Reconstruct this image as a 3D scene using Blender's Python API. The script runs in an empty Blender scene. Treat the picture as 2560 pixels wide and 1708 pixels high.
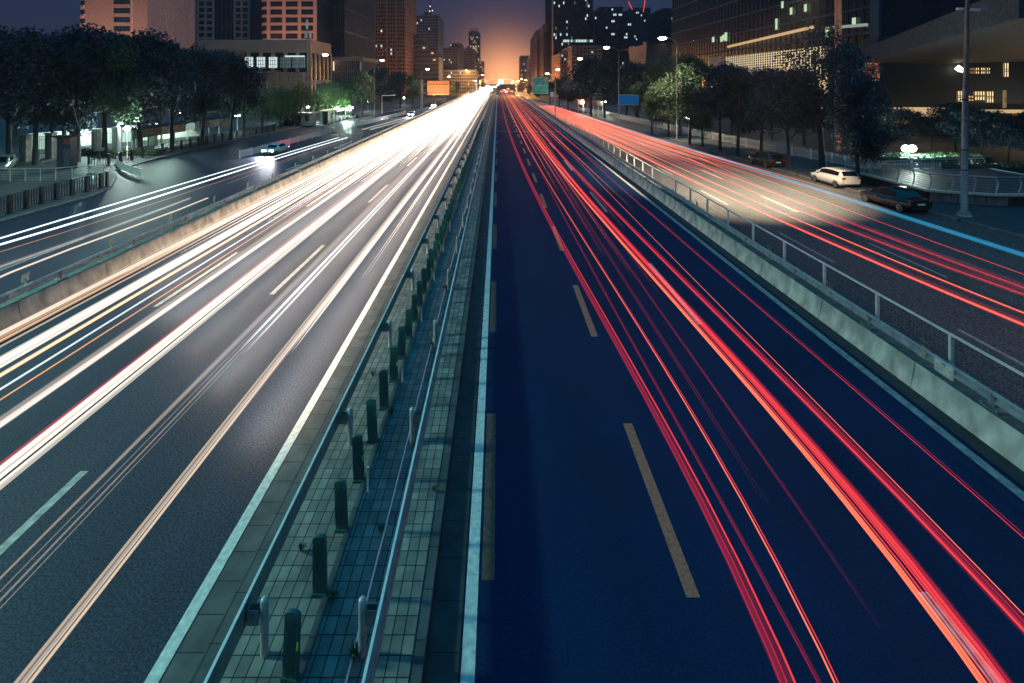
import bpy, math, random
from mathutils import Vector
random.seed(7)
S = bpy.context.scene
COL = S.collection
R = math.radians

# ------------------------------------------------------------------ camera
H = 8.0                 # eye height over the expressway (standing on a footbridge)
F = 1343.0              # focal length in photo pixels (photo 2560 wide)
VX, VY = 1244.6, 201.7  # vanishing point of the road in the photo
LR, LL = -0.8, -2.0     # levels of the two side roads
cam_d = bpy.data.cameras.new("camera")
cam_d.sensor_width = 36.0
cam_d.lens = F / 2560 * 36.0
cam_d.shift_x = (1280 - VX) / 2560
cam_d.shift_y = (VY - 854) / 2560
cam_d.clip_end = 6000
cam_d.clip_start = 0.1
cam = bpy.data.objects.new("camera", cam_d)
COL.objects.link(cam)
cam.location = (0, 0, H)
cam.rotation_euler = (R(90), 0, 0)
S.camera = cam
S.view_settings.view_transform = 'Standard'
S.view_settings.look = 'None'
S.view_settings.exposure = 0.0
S.view_settings.gamma = 1.0
S.cycles.use_denoising = True
S.cycles.max_bounces = 6
S.cycles.diffuse_bounces = 2
S.cycles.glossy_bounces = 2
S.cycles.transmission_bounces = 2
S.cycles.volume_bounces = 0
S.cycles.transparent_max_bounces = 40
S.cycles.sample_clamp_indirect = 4.0
S.cycles.volume_step_rate = 4.0
S.cycles.caustics_reflective = False
S.cycles.caustics_refractive = False

# ------------------------------------------------------------------ night sky
W = bpy.data.worlds.new("World")
S.world = W
W.use_nodes = True
nt = W.node_tree
nt.nodes.clear()
N = nt.nodes.new
out = N('ShaderNodeOutputWorld'); bg = N('ShaderNodeBackground')
tc = N('ShaderNodeTexCoord'); sep = N('ShaderNodeSeparateXYZ')
nt.links.new(tc.outputs['Generated'], sep.inputs[0])
ramp = N('ShaderNodeValToRGB')
er = ramp.color_ramp
er.elements[0].position = 0.0; er.elements[0].color = (0.026, 0.020, 0.038, 1)
er.elements[1].position = 1.0; er.elements[1].color = (0.0, 0.24, 0.50, 1)
e = er.elements.new(0.16); e.color = (0.014, 0.024, 0.060, 1)
e = er.elements.new(0.45); e.color = (0.0, 0.19, 0.40, 1)
nt.links.new(sep.outputs['Z'], ramp.inputs[0])
def wmath(op, a, b=None):
    n = N('ShaderNodeMath'); n.operation = op
    for i, v in enumerate((a, b)):
        if v is None: continue
        if isinstance(v, (int, float)): n.inputs[i].default_value = v
        else: nt.links.new(v, n.inputs[i])
    return n.outputs[0]
dot = N('ShaderNodeVectorMath'); dot.operation = 'DOT_PRODUCT'
nt.links.new(tc.outputs['Generated'], dot.inputs[0])
gd = Vector((0.012, 1, 0.004)).normalized()
dot.inputs[1].default_value = gd
ang = wmath('ARCCOSINE', wmath('MINIMUM', dot.outputs['Value'], 0.999999))
acc = ramp.outputs[0]
for wid, col in ((0.045, (0.85, 0.36, 0.12, 1)), (-0.035, (0.80, 0.29, 0.10, 1)), (-0.09, (0.13, 0.042, 0.036, 1))):
    k = wmath('EXPONENT', wmath('MULTIPLY', ang, 1.0 / wid)) if wid < 0 else wmath('EXPONENT', wmath('MULTIPLY', wmath('MULTIPLY', ang, ang), -0.5 / wid**2))
    mx = N('ShaderNodeMixRGB'); mx.blend_type = 'ADD'
    nt.links.new(k, mx.inputs[0]); nt.links.new(acc, mx.inputs[1]); mx.inputs[2].default_value = col
    acc = mx.outputs[0]
d2 = N('ShaderNodeVectorMath'); d2.operation = 'DOT_PRODUCT'
nt.links.new(tc.outputs['Generated'], d2.inputs[0]); d2.inputs[1].default_value = Vector((0, -1, 0.22)).normalized()
a2 = wmath('ARCCOSINE', wmath('MINIMUM', d2.outputs['Value'], 0.999999))
k2 = wmath('EXPONENT', wmath('MULTIPLY', a2, -1.0 / 0.45))
mx2 = N('ShaderNodeMixRGB'); mx2.blend_type = 'ADD'
nt.links.new(k2, mx2.inputs[0]); nt.links.new(acc, mx2.inputs[1]); mx2.inputs[2].default_value = (0.10, 0.05, 0.06, 1)
acc = mx2.outputs[0]
nt.links.new(acc, bg.inputs[0]); bg.inputs[1].default_value = 1.0
nt.links.new(bg.outputs[0], out.inputs[0])

# ------------------------------------------------------------------ helpers
def G(px, py, lv=0.0):
    z = F * (H - lv) / (py - VY)
    return ((px - VX) * z / F, z)
def PX(px, z): return (px - VX) * z / F
def PZ(py, z): return H - (py - VY) * z / F

def tag(o, label=None, cat=None, group=None, kind=None):
    if label: o['label'] = label
    if cat: o['category'] = cat
    if group: o['group'] = group
    if kind: o['kind'] = kind
    return o
def empty(name, loc, label, cat, group=None, rz=0.0):
    o = bpy.data.objects.new(name, None)
    o.empty_display_size = 0.3
    COL.objects.link(o); o.location = loc; o.rotation_euler = (0, 0, rz)
    return tag(o, label, cat, group)

class MB:
    def __init__(s): s.v = []; s.f = []; s.m = []; s.sm = []
    def quad(s, a, b, c, d, mi=0):
        i = len(s.v); s.v += [a, b, c, d]; s.f.append((i, i+1, i+2, i+3)); s.m.append(mi); s.sm.append(False)
    def poly(s, pts, mi=0):
        i = len(s.v); s.v += list(pts); s.f.append(tuple(range(i, i+len(pts)))); s.m.append(mi); s.sm.append(False)
    def box(s, x0, x1, y0, y1, z0, z1, mi=0):
        i = len(s.v)
        s.v += [(x0,y0,z0),(x1,y0,z0),(x1,y1,z0),(x0,y1,z0),(x0,y0,z1),(x1,y0,z1),(x1,y1,z1),(x0,y1,z1)]
        for f in ((0,3,2,1),(4,5,6,7),(0,1,5,4),(1,2,6,5),(2,3,7,6),(3,0,4,7)):
            s.f.append(tuple(i+k for k in f)); s.m.append(mi); s.sm.append(False)
    def tube(s, pts, r, n=8, mi=0, cap=True, smooth=True):
        """tube through 3-D points; r a number or a list of radii"""
        pts = [Vector(p) for p in pts]; rr = r if isinstance(r, (list, tuple)) else [r]*len(pts)
        base = len(s.v)
        for k, p in enumerate(pts):
            d = (pts[min(k+1, len(pts)-1)] - pts[max(k-1, 0)]).normalized()
            up = Vector((0,0,1)) if abs(d.z) < 0.9 else Vector((0,1,0))
            a = d.cross(up).normalized(); b = a.cross(d).normalized()
            for j in range(n):
                t = 2*math.pi*j/n
                s.v.append(tuple(p + a*(math.cos(t)*rr[k]) + b*(math.sin(t)*rr[k])))
        for k in range(len(pts)-1):
            for j in range(n):
                j2 = (j+1) % n
                s.f.append((base+k*n+j, base+k*n+j2, base+(k+1)*n+j2, base+(k+1)*n+j)); s.m.append(mi); s.sm.append(smooth)
        if cap:
            s.f.append(tuple(base+j for j in range(n))); s.m.append(mi); s.sm.append(False)
            e = base+(len(pts)-1)*n
            s.f.append(tuple(e+n-1-j for j in range(n))); s.m.append(mi); s.sm.append(False)
    def bar(s, a, b, w, h, mi=0):
        """rectangular bar from a to b"""
        a = Vector(a); b = Vector(b); d = (b-a).normalized()
        up = Vector((0,0,1)) if abs(d.z) < 0.95 else Vector((0,1,0))
        x = d.cross(up).normalized()*(w/2); y = x.cross(d).normalized()*(h/2)
        i = len(s.v)
        for p in (a, b):
            s.v += [tuple(p-x-y), tuple(p+x-y), tuple(p+x+y), tuple(p-x+y)]
        for f in ((0,1,2,3),(7,6,5,4),(0,4,5,1),(1,5,6,2),(2,6,7,3),(3,7,4,0)):
            s.f.append(tuple(i+k for k in f)); s.m.append(mi); s.sm.append(False)
    def extrude(s, prof, ys, xf=None, mi=0, closed=False, smooth=False):
        """profile of (x, z) pushed along y values"""
        n = len(prof); base = len(s.v)
        for y in ys:
            for (x, z) in prof:
                s.v.append((x + (xf(y) if xf else 0), y, z))
        for k in range(len(ys)-1):
            for j in range(n if closed else n-1):
                j2 = (j+1) % n
                s.f.append((base+k*n+j, base+k*n+j2, base+(k+1)*n+j2, base+(k+1)*n+j)); s.m.append(mi); s.sm.append(smooth)
    def lathe(s, c, prof, n=14, mi=0):
        base = len(s.v)
        for (r, z) in prof:
            for j in range(n):
                t = 2*math.pi*j/n
                s.v.append((c[0]+r*math.cos(t), c[1]+r*math.sin(t), c[2]+z))
        for k in range(len(prof)-1):
            for j in range(n):
                j2 = (j+1) % n
                s.f.append((base+k*n+j, base+k*n+j2, base+(k+1)*n+j2, base+(k+1)*n+j)); s.m.append(mi); s.sm.append(True)
    def mesh(s, name, mats):
        me = bpy.data.meshes.new(name)
        me.from_pydata(s.v, [], s.f)
        for m in (mats if isinstance(mats, (list, tuple)) else [mats]): me.materials.append(m)
        me.polygons.foreach_set('material_index', s.m)
        me.polygons.foreach_set('use_smooth', s.sm)
        me.update()
        return me
    def build(s, name, mats, parent=None, loc=None):
        o = bpy.data.objects.new(name, s.mesh(name, mats))
        COL.objects.link(o)
        if parent: o.parent = parent
        if loc: o.location = loc
        return o

def inst(name, me, parent=None, loc=(0,0,0), rz=0.0, sc=1.0):
    o = bpy.data.objects.new(name, me); COL.objects.link(o)
    if parent: o.parent = parent
    o.location = loc; o.rotation_euler = (0,0,rz)
    o.scale = sc if isinstance(sc, tuple) else (sc, sc, sc)
    return o
def copy_tree(o, parent=None):
    c = o.copy(); COL.objects.link(c); c.parent = parent
    for ch in list(o.children): copy_tree(ch, c)
    return c

# ------------------------------------------------------------------ materials
def pbr(name, col, rough=0.6, metal=0.0, var=0.25, scale=3.0, bump=0.0, bscale=30.0, dark=None, stretch=None):
    m = bpy.data.materials.new(name); m.use_nodes = True
    t = m.node_tree; b = t.nodes['Principled BSDF']
    b.inputs['Roughness'].default_value = rough; b.inputs['Metallic'].default_value = metal
    tcn = t.nodes.new('ShaderNodeTexCoord'); vec = tcn.outputs['Object']
    if stretch:
        mp = t.nodes.new('ShaderNodeMapping'); mp.inputs['Scale'].default_value = stretch
        t.links.new(vec, mp.inputs[0]); vec = mp.outputs[0]
    nz = t.nodes.new('ShaderNodeTexNoise'); nz.inputs['Scale'].default_value = scale; nz.inputs['Detail'].default_value = 4
    t.links.new(vec, nz.inputs['Vector'])
    rp = t.nodes.new('ShaderNodeValToRGB')
    lo = dark or tuple(c*(1-var) for c in col); hi = tuple(min(1, c*(1+var)) for c in col)
    rp.color_ramp.elements[0].position = 0.3; rp.color_ramp.elements[0].color = (*lo, 1)
    rp.color_ramp.elements[1].position = 0.7; rp.color_ramp.elements[1].color = (*hi, 1)
    t.links.new(nz.outputs[0], rp.inputs[0]); t.links.new(rp.outputs[0], b.inputs['Base Color'])
    if bump:
        n2 = t.nodes.new('ShaderNodeTexNoise'); n2.inputs['Scale'].default_value = bscale; n2.inputs['Detail'].default_value = 3
        t.links.new(vec, n2.inputs['Vector'])
        bp = t.nodes.new('ShaderNodeBump'); bp.inputs['Strength'].default_value = bump; bp.inputs['Distance'].default_value = 0.02
        t.links.new(n2.outputs[0], bp.inputs['Height']); t.links.new(bp.outputs[0], b.inputs['Normal'])
    return m
def emi(name, col, k, sample=True):
    m = bpy.data.materials.new(name); m.use_nodes = True
    t = m.node_tree; t.nodes.clear()
    o = t.nodes.new('ShaderNodeOutputMaterial'); e = t.nodes.new('ShaderNodeEmission')
    e.inputs[0].default_value = (*col, 1); e.inputs[1].default_value = k
    t.links.new(e.outputs[0], o.inputs[0])
    m.cycles.emission_sampling = 'FRONT' if sample else 'NONE'
    return m
def glow(name, col, k):
    """light that adds to what lies behind it: faint lamp paths and imitated glare"""
    m = bpy.data.materials.new(name); m.use_nodes = True
    t = m.node_tree; t.nodes.clear()
    o = t.nodes.new('ShaderNodeOutputMaterial'); e = t.nodes.new('ShaderNodeEmission'); tr = t.nodes.new('ShaderNodeBsdfTransparent')
    ad = t.nodes.new('ShaderNodeAddShader')
    e.inputs[0].default_value = (*col, 1); e.inputs[1].default_value = k
    t.links.new(e.outputs[0], ad.inputs[0]); t.links.new(tr.outputs[0], ad.inputs[1]); t.links.new(ad.outputs[0], o.inputs[0])
    m.cycles.emission_sampling = 'NONE'
    return m
def lamp_path(name, col, k):
    m = glow(name, col, k*0.5)
    m.cycles.emission_sampling = 'FRONT_BACK'
    return m
def asphalt(name, lo, hi, rough=0.75, grain=55.0, spec=0.3):
    m = bpy.data.materials.new(name); m.use_nodes = True
    t = m.node_tree; b = t.nodes['Principled BSDF']; L = t.links.new
    tcn = t.nodes.new('ShaderNodeTexCoord')
    n1 = t.nodes.new('ShaderNodeTexNoise'); n1.inputs['Scale'].default_value = grain; n1.inputs['Detail'].default_value = 2.5; n1.inputs['Roughness'].default_value = 0.75
    mp = t.nodes.new('ShaderNodeMapping'); mp.inputs['Scale'].default_value = (1.0, 0.05, 1.0)
    n2 = t.nodes.new('ShaderNodeTexNoise'); n2.inputs['Scale'].default_value = 1.1; n2.inputs['Detail'].default_value = 5
    n3 = t.nodes.new('ShaderNodeTexNoise'); n3.inputs['Scale'].default_value = 0.35; n3.inputs['Detail'].default_value = 3
    L(tcn.outputs['Object'], n1.inputs['Vector']); L(tcn.outputs['Object'], mp.inputs[0]); L(mp.outputs[0], n2.inputs['Vector']); L(tcn.outputs['Object'], n3.inputs['Vector'])
    r1 = t.nodes.new('ShaderNodeValToRGB')
    r1.color_ramp.elements[0].position = 0.42; r1.color_ramp.elements[0].color = (*lo, 1)
    r1.color_ramp.elements[1].position = 0.60; r1.color_ramp.elements[1].color = (*hi, 1)
    L(n1.outputs[0], r1.inputs[0])
    r2 = t.nodes.new('ShaderNodeValToRGB')
    r2.color_ramp.elements[0].position = 0.3; r2.color_ramp.elements[0].color = (0.62, 0.62, 0.62, 1)
    r2.color_ramp.elements[1].position = 0.7; r2.color_ramp.elements[1].color = (1, 1, 1, 1)
    mm = t.nodes.new('ShaderNodeMath'); mm.operation = 'ADD'; mm.inputs[1].default_value = 0.0
    av = t.nodes.new('ShaderNodeMath'); av.operation = 'MULTIPLY_ADD'; av.inputs[1].default_value = 0.5
    hv = t.nodes.new('ShaderNodeMath'); hv.operation = 'MULTIPLY'; hv.inputs[1].default_value = 0.5
    L(n3.outputs[0], hv.inputs[0]); L(n2.outputs[0], av.inputs[0]); L(hv.outputs[0], av.inputs[2]); L(av.outputs[0], r2.inputs[0])
    mx = t.nodes.new('ShaderNodeMixRGB'); mx.blend_type = 'MULTIPLY'; mx.inputs[0].default_value = 1.0
    L(r1.outputs[0], mx.inputs[1]); L(r2.outputs[0], mx.inputs[2]); L(mx.outputs[0], b.inputs['Base Color'])
    b.inputs['Roughness'].default_value = rough; b.inputs['Specular IOR Level'].default_value = spec
    bp = t.nodes.new('ShaderNodeBump'); bp.inputs['Strength'].default_value = 0.6; bp.inputs['Distance'].default_value = 0.012
    L(n1.outputs[0], bp.inputs['Height']); L(bp.outputs[0], b.inputs['Normal'])
    return m
def pavers(name, c1, c2, mortar, bw, bh, joint=0.012, offset=0.0, rough=0.7, rot=0.0):
    m = bpy.data.materials.new(name); m.use_nodes = True
    t = m.node_tree; b = t.nodes['Principled BSDF']; L = t.links.new
    tcn = t.nodes.new('ShaderNodeTexCoord')
    mp = t.nodes.new('ShaderNodeMapping'); mp.inputs['Rotation'].default_value = (0, 0, rot)
    br = t.nodes.new('ShaderNodeTexBrick'); br.offset = offset; br.squash = 1.0
    br.inputs['Scale'].default_value = 1.0; br.inputs['Brick Width'].default_value = bw; br.inputs['Row Height'].default_value = bh
    br.inputs['Mortar Size'].default_value = joint; br.inputs['Mortar Smooth'].default_value = 0.1
    br.inputs['Color1'].default_value = (*c1, 1); br.inputs['Color2'].default_value = (*c2, 1); br.inputs['Mortar'].default_value = (*mortar, 1)
    L(tcn.outputs['Object'], mp.inputs[0]); L(mp.outputs[0], br.inputs['Vector'])
    nz = t.nodes.new('ShaderNodeTexNoise'); nz.inputs['Scale'].default_value = 2.2; nz.inputs['Detail'].default_value = 6
    L(tcn.outputs['Object'], nz.inputs['Vector'])
    rp = t.nodes.new('ShaderNodeValToRGB'); rp.color_ramp.elements[0].position = 0.3; rp.color_ramp.elements[0].color = (0.32, 0.33, 0.34, 1)
    rp.color_ramp.elements[1].position = 0.65; rp.color_ramp.elements[1].color = (1, 1, 1, 1)
    L(nz.outputs[0], rp.inputs[0])
    mx = t.nodes.new('ShaderNodeMixRGB'); mx.blend_type = 'MULTIPLY'; mx.inputs[0].default_value = 0.8
    L(br.outputs[0], mx.inputs[1]); L(rp.outputs[0], mx.inputs[2]); L(mx.outputs[0], b.inputs['Base Color'])
    bp = t.nodes.new('ShaderNodeBump'); bp.inputs['Strength'].default_value = 0.5; bp.inputs['Distance'].default_value = 0.015; bp.invert = True
    L(br.outputs['Fac'], bp.inputs['Height']); L(bp.outputs[0], b.inputs['Normal'])
    b.inputs['Roughness'].default_value = rough
    return m
def foliage(name, dark, mid, light):
    m = bpy.data.materials.new(name); m.use_nodes = True
    t = m.node_tree; b = t.nodes['Principled BSDF']; L = t.links.new
    b.inputs['Roughness'].default_value = 0.6
    geo = t.nodes.new('ShaderNodeNewGeometry')
    rp = t.nodes.new('ShaderNodeValToRGB'); cr = rp.color_ramp
    cr.elements[0].color = (*dark, 1); cr.elements[1].color = (*light, 1)
    e = cr.elements.new(0.5); e.color = (*mid, 1)
    L(geo.outputs['Random Per Island'], rp.inputs[0]); L(rp.outputs[0], b.inputs['Base Color'])
    return m

M = {}
M['asphalt'] = asphalt('asphalt', (0.001, 0.010, 0.036), (0.042, 0.062, 0.092), grain=26.0)
M['asphalt_dark'] = asphalt('asphalt dark', (0.001, 0.021, 0.072), (0.004, 0.031, 0.098), rough=0.85, grain=26, spec=0.12)
M['asphalt_side'] = asphalt('asphalt side', (0.001, 0.009, 0.032), (0.010, 0.023, 0.052), rough=0.55, grain=14)
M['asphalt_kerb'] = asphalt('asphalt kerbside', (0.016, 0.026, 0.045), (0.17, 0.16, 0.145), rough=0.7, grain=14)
M['earth'] = pbr('earth', (0.03, 0.03, 0.03), 0.9, var=0.4, scale=0.2)
M['paver'] = pavers('median paver', (0.30, 0.29, 0.25), (0.17, 0.17, 0.16), (0.02, 0.02, 0.02), 0.165, 0.27, 0.009)
M['slab'] = pavers('kerb slab', (0.13, 0.13, 0.125), (0.10, 0.10, 0.10), (0.015, 0.015, 0.015), 2.0, 0.53, 0.011)
M['slab_dark'] = pavers('gutter slab', (0.05, 0.052, 0.052), (0.035, 0.036, 0.038), (0.01, 0.01, 0.01), 2.0, 0.75, 0.012)
M['kerbstone'] = pavers('kerbstone', (0.10, 0.11, 0.11), (0.07, 0.075, 0.08), (0.015, 0.015, 0.015), 2.0, 0.75, 0.01)
M['walk'] = pavers('pavement', (0.06, 0.068, 0.075), (0.045, 0.052, 0.06), (0.03, 0.03, 0.03), 0.6, 0.6, 0.012)
M['paint'] = pbr('road paint', (0.62, 0.62, 0.58), 0.6, var=0.25, scale=9, bump=0.4, bscale=60)
M['paint_dim'] = pbr('worn road paint', (0.30, 0.30, 0.28), 0.7, var=0.4, scale=6)
M['paint_y'] = pbr('yellow road paint', (0.36, 0.15, 0.085), 0.7, var=0.35, scale=14, bump=0.4, bscale=60)
M['paint_y2'] = pbr('faded yellow road paint', (0.13, 0.062, 0.042), 0.7, var=0.4, scale=10)
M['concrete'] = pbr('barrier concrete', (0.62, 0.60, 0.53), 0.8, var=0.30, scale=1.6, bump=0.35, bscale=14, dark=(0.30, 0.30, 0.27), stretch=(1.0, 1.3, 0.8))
M['concrete_dim'] = pbr('darker concrete', (0.36, 0.33, 0.27), 0.85, var=0.30, scale=1.6, bump=0.35, bscale=14, dark=(0.18, 0.165, 0.135), stretch=(1.0, 1.3, 0.8))  # same concrete in a darker tone, for the left barrier
M['conc_top'] = pbr('barrier top', (0.10, 0.11, 0.11), 0.8, var=0.3, scale=3)
M['steel'] = pbr('galvanised steel', (0.42, 0.43, 0.42), 0.42, 0.35, var=0.25, scale=5)
M['steel_dull'] = pbr('dull steel', (0.24, 0.25, 0.25), 0.55, 0.5, var=0.25, scale=5)
M['iron'] = pbr('dark iron', (0.012, 0.014, 0.018), 0.6, 0.2, var=0.3, scale=6)
M['blade'] = pbr('green board', (0.014, 0.085, 0.08), 0.5, var=0.3, scale=7, stretch=(6, 1, 0.6))
M['yellow'] = pbr('yellow reflector', (0.85, 0.55, 0.03), 0.35, var=0.08, scale=12)
M['white_metal'] = pbr('white paint metal', (0.75, 0.73, 0.68), 0.5, var=0.12, scale=4)
M['plate'] = pbr('pale plate', (0.62, 0.55, 0.42), 0.6, var=0.3, scale=6)
M['trunk'] = pbr('bark', (0.016, 0.018, 0.022), 0.9, var=0.4, scale=6, bump=0.5, bscale=12)
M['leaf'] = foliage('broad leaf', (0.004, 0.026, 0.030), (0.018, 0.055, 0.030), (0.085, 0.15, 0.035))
M['leaf_unlit'] = foliage('unlit leaf', (0.001, 0.015, 0.036), (0.0015, 0.020, 0.042), (0.005, 0.034, 0.038))  # leaf again, with the night shade put into its colour
M['leaf_wil'] = foliage('willow leaf', (0.012, 0.03, 0.012), (0.035, 0.085, 0.03), (0.08, 0.15, 0.05))
M['black'] = pbr('black rubber', (0.012, 0.012, 0.013), 0.8, var=0.2)
M['glassdark'] = pbr('car glass', (0.008, 0.010, 0.014), 0.08, 0.0, var=0.1)
M['window'] = pbr('dark window glass', (0.006, 0.014, 0.024), 0.25, 0.0, var=0.3, scale=0.4)
M['granite'] = pavers('granite cladding', (0.22, 0.22, 0.21), (0.17, 0.17, 0.165), (0.03, 0.03, 0.03), 1.2, 0.6, 0.012)
M['chrome'] = pbr('alloy', (0.55, 0.55, 0.55), 0.3, 0.9, var=0.1)

# emitters: lamps, their streaks, and surfaces whose lighting is put into emission
E = {}
E['white'] = lamp_path('headlight path', (1.0, 0.87, 0.74), 0.52)
E['farwhite'] = lamp_path('far headlight path', (1.0, 0.80, 0.64), 2.2)
E['cream'] = lamp_path('warm headlight path', (1.0, 0.74, 0.50), 0.5)
E['blueish'] = lamp_path('xenon headlight path', (0.80, 0.92, 1.0), 0.95)
E['dimwhite'] = lamp_path('dim headlight path', (0.80, 0.66, 0.56), 0.30)
E['amber'] = lamp_path('amber lamp path', (1.0, 0.42, 0.14), 0.75)
E['red'] = lamp_path('tail light path', (1.0, 0.055, 0.04), 0.85)
E['hotred'] = lamp_path('bright tail light path', (1.0, 0.17, 0.07), 1.35)
E['deepred'] = lamp_path('dim tail light path', (0.50, 0.010, 0.03), 0.65)
E['cyan'] = lamp_path('blue lamp path', (0.02, 0.34, 0.62), 0.75)
GL = {}
GL['white'] = glow('headlight glow', (1.0, 0.88, 0.78), 0.045)
GL['cream'] = glow('warm headlight glow', (1.0, 0.78, 0.6), 0.05)
GL['dim'] = glow('faint headlight glow', (1.0, 0.78, 0.64), 0.055)
GL['red'] = glow('tail light glow', (1.0, 0.04, 0.04), 0.045)
GL['flare'] = glow('far headlight flare', (1.0, 0.72, 0.48), 0.07)
GL['amber'] = glow('amber glow', (1.0, 0.30, 0.14), 0.035)
GL['faintred'] = glow('faint tail light glow', (1.0, 0.06, 0.12), 0.035)
GL['cyan'] = glow('blue lamp glow', (0.03, 0.4, 0.7), 0.07)
E['lampwarm'] = emi('street lamp bulb', (1.0, 0.78, 0.48), 60, False)
E['lampgreen'] = emi('garden lamp globe', (0.82, 1.0, 0.88), 22, False)
E['lampsod'] = emi('sodium lamp bulb', (1.0, 0.52, 0.16), 60, False)
E['headlamp'] = emi('headlamp', (0.82, 0.86, 1.0), 60, False)
E['taillamp'] = emi('tail lamp', (1.0, 0.05, 0.03), 1.2, False)
E['winwhite'] = emi('lit window cool', (0.75, 0.95, 0.95), 0.85, False)
E['winwarm'] = emi('lit window warm', (1.0, 0.72, 0.36), 1.25, False)
E['winorange'] = emi('lit window orange', (1.0, 0.48, 0.2), 0.8, False)
E['windim'] = emi('lit window dim', (0.35, 0.55, 0.6), 0.25, False)
E['beacon'] = emi('red beacon', (1.0, 0.03, 0.03), 3.0, False)
E['lightbox'] = emi('light box', (0.85, 1.0, 0.97), 1.6, True)
E['lattice'] = emi('lit lattice', (1.0, 0.80, 0.5), 0.85, False)  # bars glow: the light falling on them is put into emission
E['wash'] = emi('warm glowing wall', (1.0, 0.66, 0.34), 0.62, False)  # walls and roof edge glow: their lighting is put into emission

def lamp_light(kind, loc, power, col, parent=None, radius=0.25, cone=150, blend=0.5, rot=(0, 0, 0), name='lamp_light'):
    d = bpy.data.lights.new(name, kind); d.energy = power; d.color = col; d.shadow_soft_size = radius
    if kind == 'SPOT': d.spot_size = R(cone); d.spot_blend = blend
    o = bpy.data.objects.new(name, d); COL.objects.link(o); o.location = loc; o.rotation_euler = rot
    if parent: o.parent = parent
    return o

# ------------------------------------------------------------------ ground, roads
def yz(a, b):  # graded steps along the road
    ys = [a]; 
    while ys[-1] < b:
        ys.append(min(b, ys[-1] + max(3.0, abs(ys[-1])*0.18)))
    return ys
def strip(name, x0, x1, y0, y1, z, mat, kind='structure'):
    m = MB(); m.extrude([(x0, z), (x1, z)], yz(y0, y1))
    m.f = [tuple(reversed(f)) if False else f for f in m.f]
    return tag(m.build(name, mat), kind=kind)
YN, YF = -14.0, 900.0
g = MB(); g.quad((-700, -100, -2.06), (700, -100, -2.06), (700, 1500, -2.06), (-700, 1500, -2.06)); tag(g.build('ground', M['earth']), kind='structure')
strip('road', -16.15, -3.3, YN, YF, 0.0, M['asphalt'])
strip('road', -1.05, 11.25, YN, YF, 0.0, M['asphalt_dark'])
m = MB(); m.box(-16.95, 11.75, YN, YF, -2.05, -0.03); tag(m.build('road_embankment', M['conc_top']), kind='structure')
# side roads
strip('side_road', -46.0, -16.96, YN, 700, LL, M['asphalt_side'])
def poly_strip(name, left, right, z, mat):
    m = MB()
    for k in range(len(left)-1):
        m.quad((left[k][0], left[k][1], z), (right[k][0], right[k][1], z), (right[k+1][0], right[k+1][1], z), (left[k+1][0], left[k+1][1], z))
    return tag(m.build(name, mat), kind='structure')
kerbR = [(29.6, YN), (29.3, 20), G(2560, 598.6, LR), G(2372, 547, LR), (27.2, 55), (26.3, 72), (24.5, 99), (23.1, 127), (21.5, 180), (20, 260), (19, 400), (19, 700)]
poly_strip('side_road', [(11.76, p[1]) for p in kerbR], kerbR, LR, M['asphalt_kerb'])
m = MB()
for k in range(len(kerbR)-1):
    (xa, ya), (xb, yb) = kerbR[k], kerbR[k+1]
    z1 = LR+0.14
    m.quad((xa, ya, LR-0.02), (xb, yb, LR-0.02), (xb, yb, z1), (xa, ya, z1))
    m.quad((xa, ya, z1), (xb, yb, z1), (xb+0.25, yb, z1), (xa+0.25, ya, z1))
tag(m.build('kerb', M['granite']), kind='structure')
poly_strip('pavement', [(p[0]+0.25, p[1]) for p in kerbR], [(140, p[1]) for p in kerbR], LR+0.13, M['walk'])
# left pavement: lot, then walk behind it
kerbL = [(-34.9, YN), (-34.9, 46), (-36, 50), (-39, 55), (-42.2, 59), (-43.2, 68), (-43.2, 96), (-42, 118), (-37, 150), (-33, 196), (-30, 300), (-30, 700)]
m = MB()
for k in range(len(kerbL)-1):
    (xa, ya), (xb, yb) = kerbL[k], kerbL[k+1]
    z1 = LL+0.14
    m.quad((xb, yb, LL-0.02), (xa, ya, LL-0.02), (xa, ya, z1), (xb, yb, z1))
    m.quad((xb, yb, z1), (xa, ya, z1), (xa-0.25, ya, z1), (xb-0.25, yb, z1))
tag(m.build('kerb', M['granite']), kind='structure')
poly_strip('pavement', [(-160, p[1]) for p in kerbL], [(p[0]-0.25, p[1]) for p in kerbL], LL+0.13, M['walk'])

# median between the carriageways
MF = 300
m = MB(); m.box(-3.66, -1.16, YN, MF, -0.02, 0.20); tag(m.build('median_paving', M['paver']), kind='structure')
m = MB(); m.box(-4.43, -4.04, YN, MF, -0.02, 0.10); tag(m.build('kerb', M['slab']), kind='structure')
m = MB(); m.box(-4.035, -3.665, YN, MF, -0.02, 0.14); tag(m.build('kerb', M['kerbstone']), kind='structure')
m = MB(); m.box(-1.155, -1.0, YN, MF, -0.02, 0.19); tag(m.build('kerb', M['kerbstone']), kind='structure')
strip('gutter', -0.995, -0.53, YN, MF, 0.012, M['slab_dark'])
strip('gutter', 10.34, 10.74, YN, MF, 0.012, M['slab_dark'])
m = MB(); m.box(-2.64, -2.54, YN, MF, 0.18, 0.235); tag(m.build('kerb', M['kerbstone']), kind='structure')
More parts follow.
